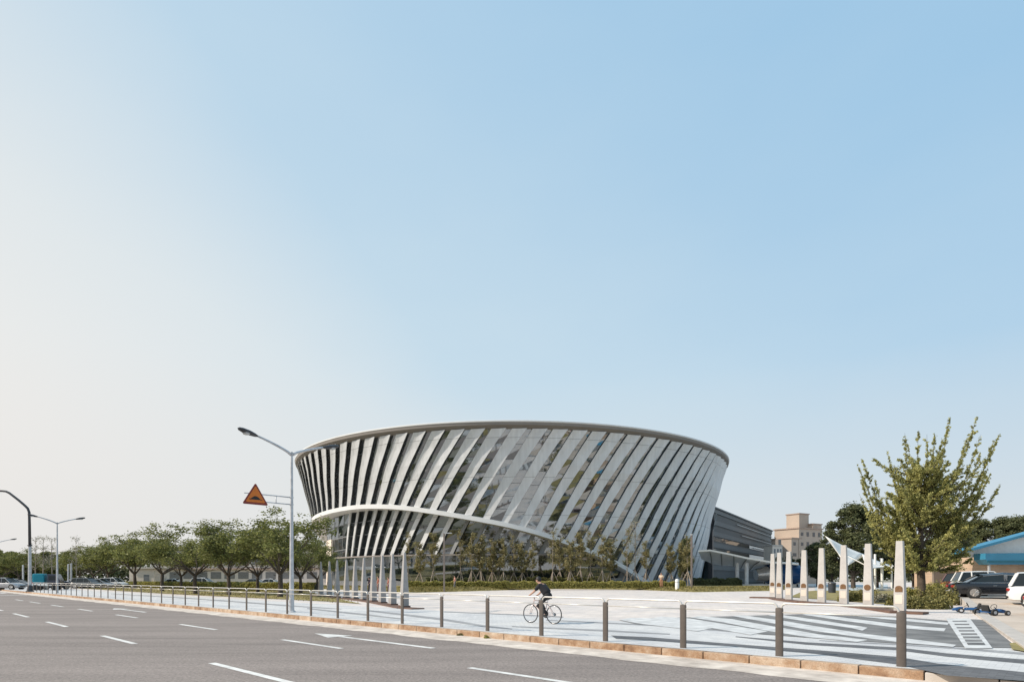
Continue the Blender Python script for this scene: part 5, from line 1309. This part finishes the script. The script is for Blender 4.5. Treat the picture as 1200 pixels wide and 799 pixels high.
# bushes around the ginkgo
bs = [((1062,712.5),(2.0,1.6,.85),'leafB','low olive bush at the foot of the nearest pale obelisk'),((1085,713),(2.4,1.5,.8),'leafB','spreading bush in front of the ginkgo trunk'),((1099,708),(2.2,2.0,1.25),'leafB','tall yellow green bush right of the ginkgo trunk'),((1103,702.5),(2.6,2.4,1.6),'leafH','largest bright bush between the ginkgo and the limousine'),
      ((1092,699),(3,2.2,1.3),'leafH','bright bush just behind the ginkgo trunk'),((1040,706),(1.9,1.2,.7),'leafP','dusty grey bush between the two nearest pale obelisks'),((1006,704.5),(3.2,1.6,.95),'leafB','olive bush between the sixth and seventh pale obelisks'),((1065,702),(2.6,2,1.0),'leafH','bright low bush left of the ginkgo trunk')]
for (x, y), dm, m_, lb in bs:
    bush('bush', at(x, y), dm, int(5200*dm[0]*dm[1]/4), .06, m_, lb)
bush('weed', st(s_of(572, 12.3), 12.28, ZR), (.35,.2,.13), 160, .03, 'leafH', 'tuft of weed growing at the foot of the kerb', 'weed', blobs=4)
bush('weed', st(s_of(540, 12.3), 12.28, ZR), (.25,.15,.08), 90, .03, 'leafB', 'smaller weed tuft at the kerb left of the other one', 'weed', blobs=4)

# ------------------------------------------------------------------ light, sky, camera
SUN_AZ = Vector((-.985, -.17, 0)).normalized(); EL = R_(37)
sd = Vector((SUN_AZ.x*math.cos(EL), SUN_AZ.y*math.cos(EL), math.sin(EL)))
su = bpy.data.lights.new('sun', 'SUN'); su.energy = 4.8; su.angle = R_(.6); su.color = (1.0,.89,.76)
so = bpy.data.objects.new('sun', su); C.objects.link(so); so.rotation_euler = sd.to_track_quat('Z', 'Y').to_euler()
w = bpy.data.worlds.new('World'); S.world = w; w.use_nodes = True; n = w.node_tree.nodes; l = w.node_tree.links
bg = n['Background']; sky = n.new('ShaderNodeTexSky'); sky.sky_type = 'NISHITA'; sky.sun_disc = False
sky.sun_elevation = EL; sky.sun_rotation = math.atan2(sd.x, sd.y); sky.air_density = 1.0; sky.dust_density = 2.0; sky.ozone_density = 1.0; sky.altitude = 0
bg.inputs['Strength'].default_value = .12
# summer haze: the sky pales towards the horizon and towards the sun's side
tc = n.new('ShaderNodeTexCoord')
def field(cx, cz, c0):
    d = n.new('ShaderNodeVectorMath'); d.operation = 'DOT_PRODUCT'; d.inputs[1].default_value = (cx, 0, cz); l.new(tc.outputs['Generated'], d.inputs[0])
    a = n.new('ShaderNodeMath'); a.operation = 'ADD'; a.inputs[1].default_value = c0; a.use_clamp = True; l.new(d.outputs['Value'], a.inputs[0]); return a.outputs[0]
def mixc(f, a, b):
    m_ = n.new('ShaderNodeMix'); m_.data_type = 'RGBA'
    for k_, v_ in (('Factor', f), ('A', a), ('B', b)):
        if isinstance(v_, (tuple, float)): m_.inputs[k_].default_value = v_
        else: l.new(v_, m_.inputs[k_])
    return m_.outputs['Result']
c1 = mixc(.10, (2.55,4.75,6.9,1.0), sky.outputs[0])
hn = n.new('ShaderNodeTexNoise'); hn.inputs['Scale'].default_value = 2.2; hn.inputs['Detail'].default_value = 4
hm = n.new('ShaderNodeMapping'); hm.inputs['Rotation'].default_value = (0,.5,.3); hm.inputs['Scale'].default_value = (1,.6,2.2); l.new(tc.outputs['Generated'], hm.inputs['Vector']); l.new(hm.outputs[0], hn.inputs['Vector'])
hv = n.new('ShaderNodeMath'); hv.operation = 'MULTIPLY_ADD'; hv.inputs[1].default_value = .34; hv.use_clamp = True; l.new(hn.outputs['Fac'], hv.inputs[0])
ho = n.new('ShaderNodeMath'); ho.operation = 'SUBTRACT'; ho.inputs[1].default_value = .15; l.new(field(-.5, -1.15, 1.17), ho.inputs[0]); l.new(ho.outputs[0], hv.inputs[2])
c2 = mixc(hv.outputs[0], c1, (5.15,6.25,6.95,1.0))
c3 = mixc(field(-1.3, -1.15, .25), c2, (7.5,7.2,6.85,1.0))
hzf = n.new('ShaderNodeMath'); hzf.operation = 'MULTIPLY'; hzf.inputs[1].default_value = 1.5; l.new(field(0, -1.6, .50), hzf.inputs[0])
c3 = mixc(hzf.outputs[0], c3, (6.35,6.3,6.2,1.0))
l.new(c3, bg.inputs['Color'])

cam = bpy.data.cameras.new('camera'); co = bpy.data.objects.new('camera', cam); C.objects.link(co)
co.location = (0,0,H); co.rotation_euler = (R_(90),0,0)
cam.sensor_width = 36; cam.sensor_fit = 'HORIZONTAL'; cam.lens = F/1200*36; cam.shift_y = (HY-399.5)/1200; cam.clip_end = 8000; cam.clip_start = .1
S.camera = co
S.view_settings.view_transform = 'Standard'; S.view_settings.look = 'None'; S.view_settings.exposure = 0
S.cycles.transparent_max_bounces = 12; S.cycles.max_bounces = 6
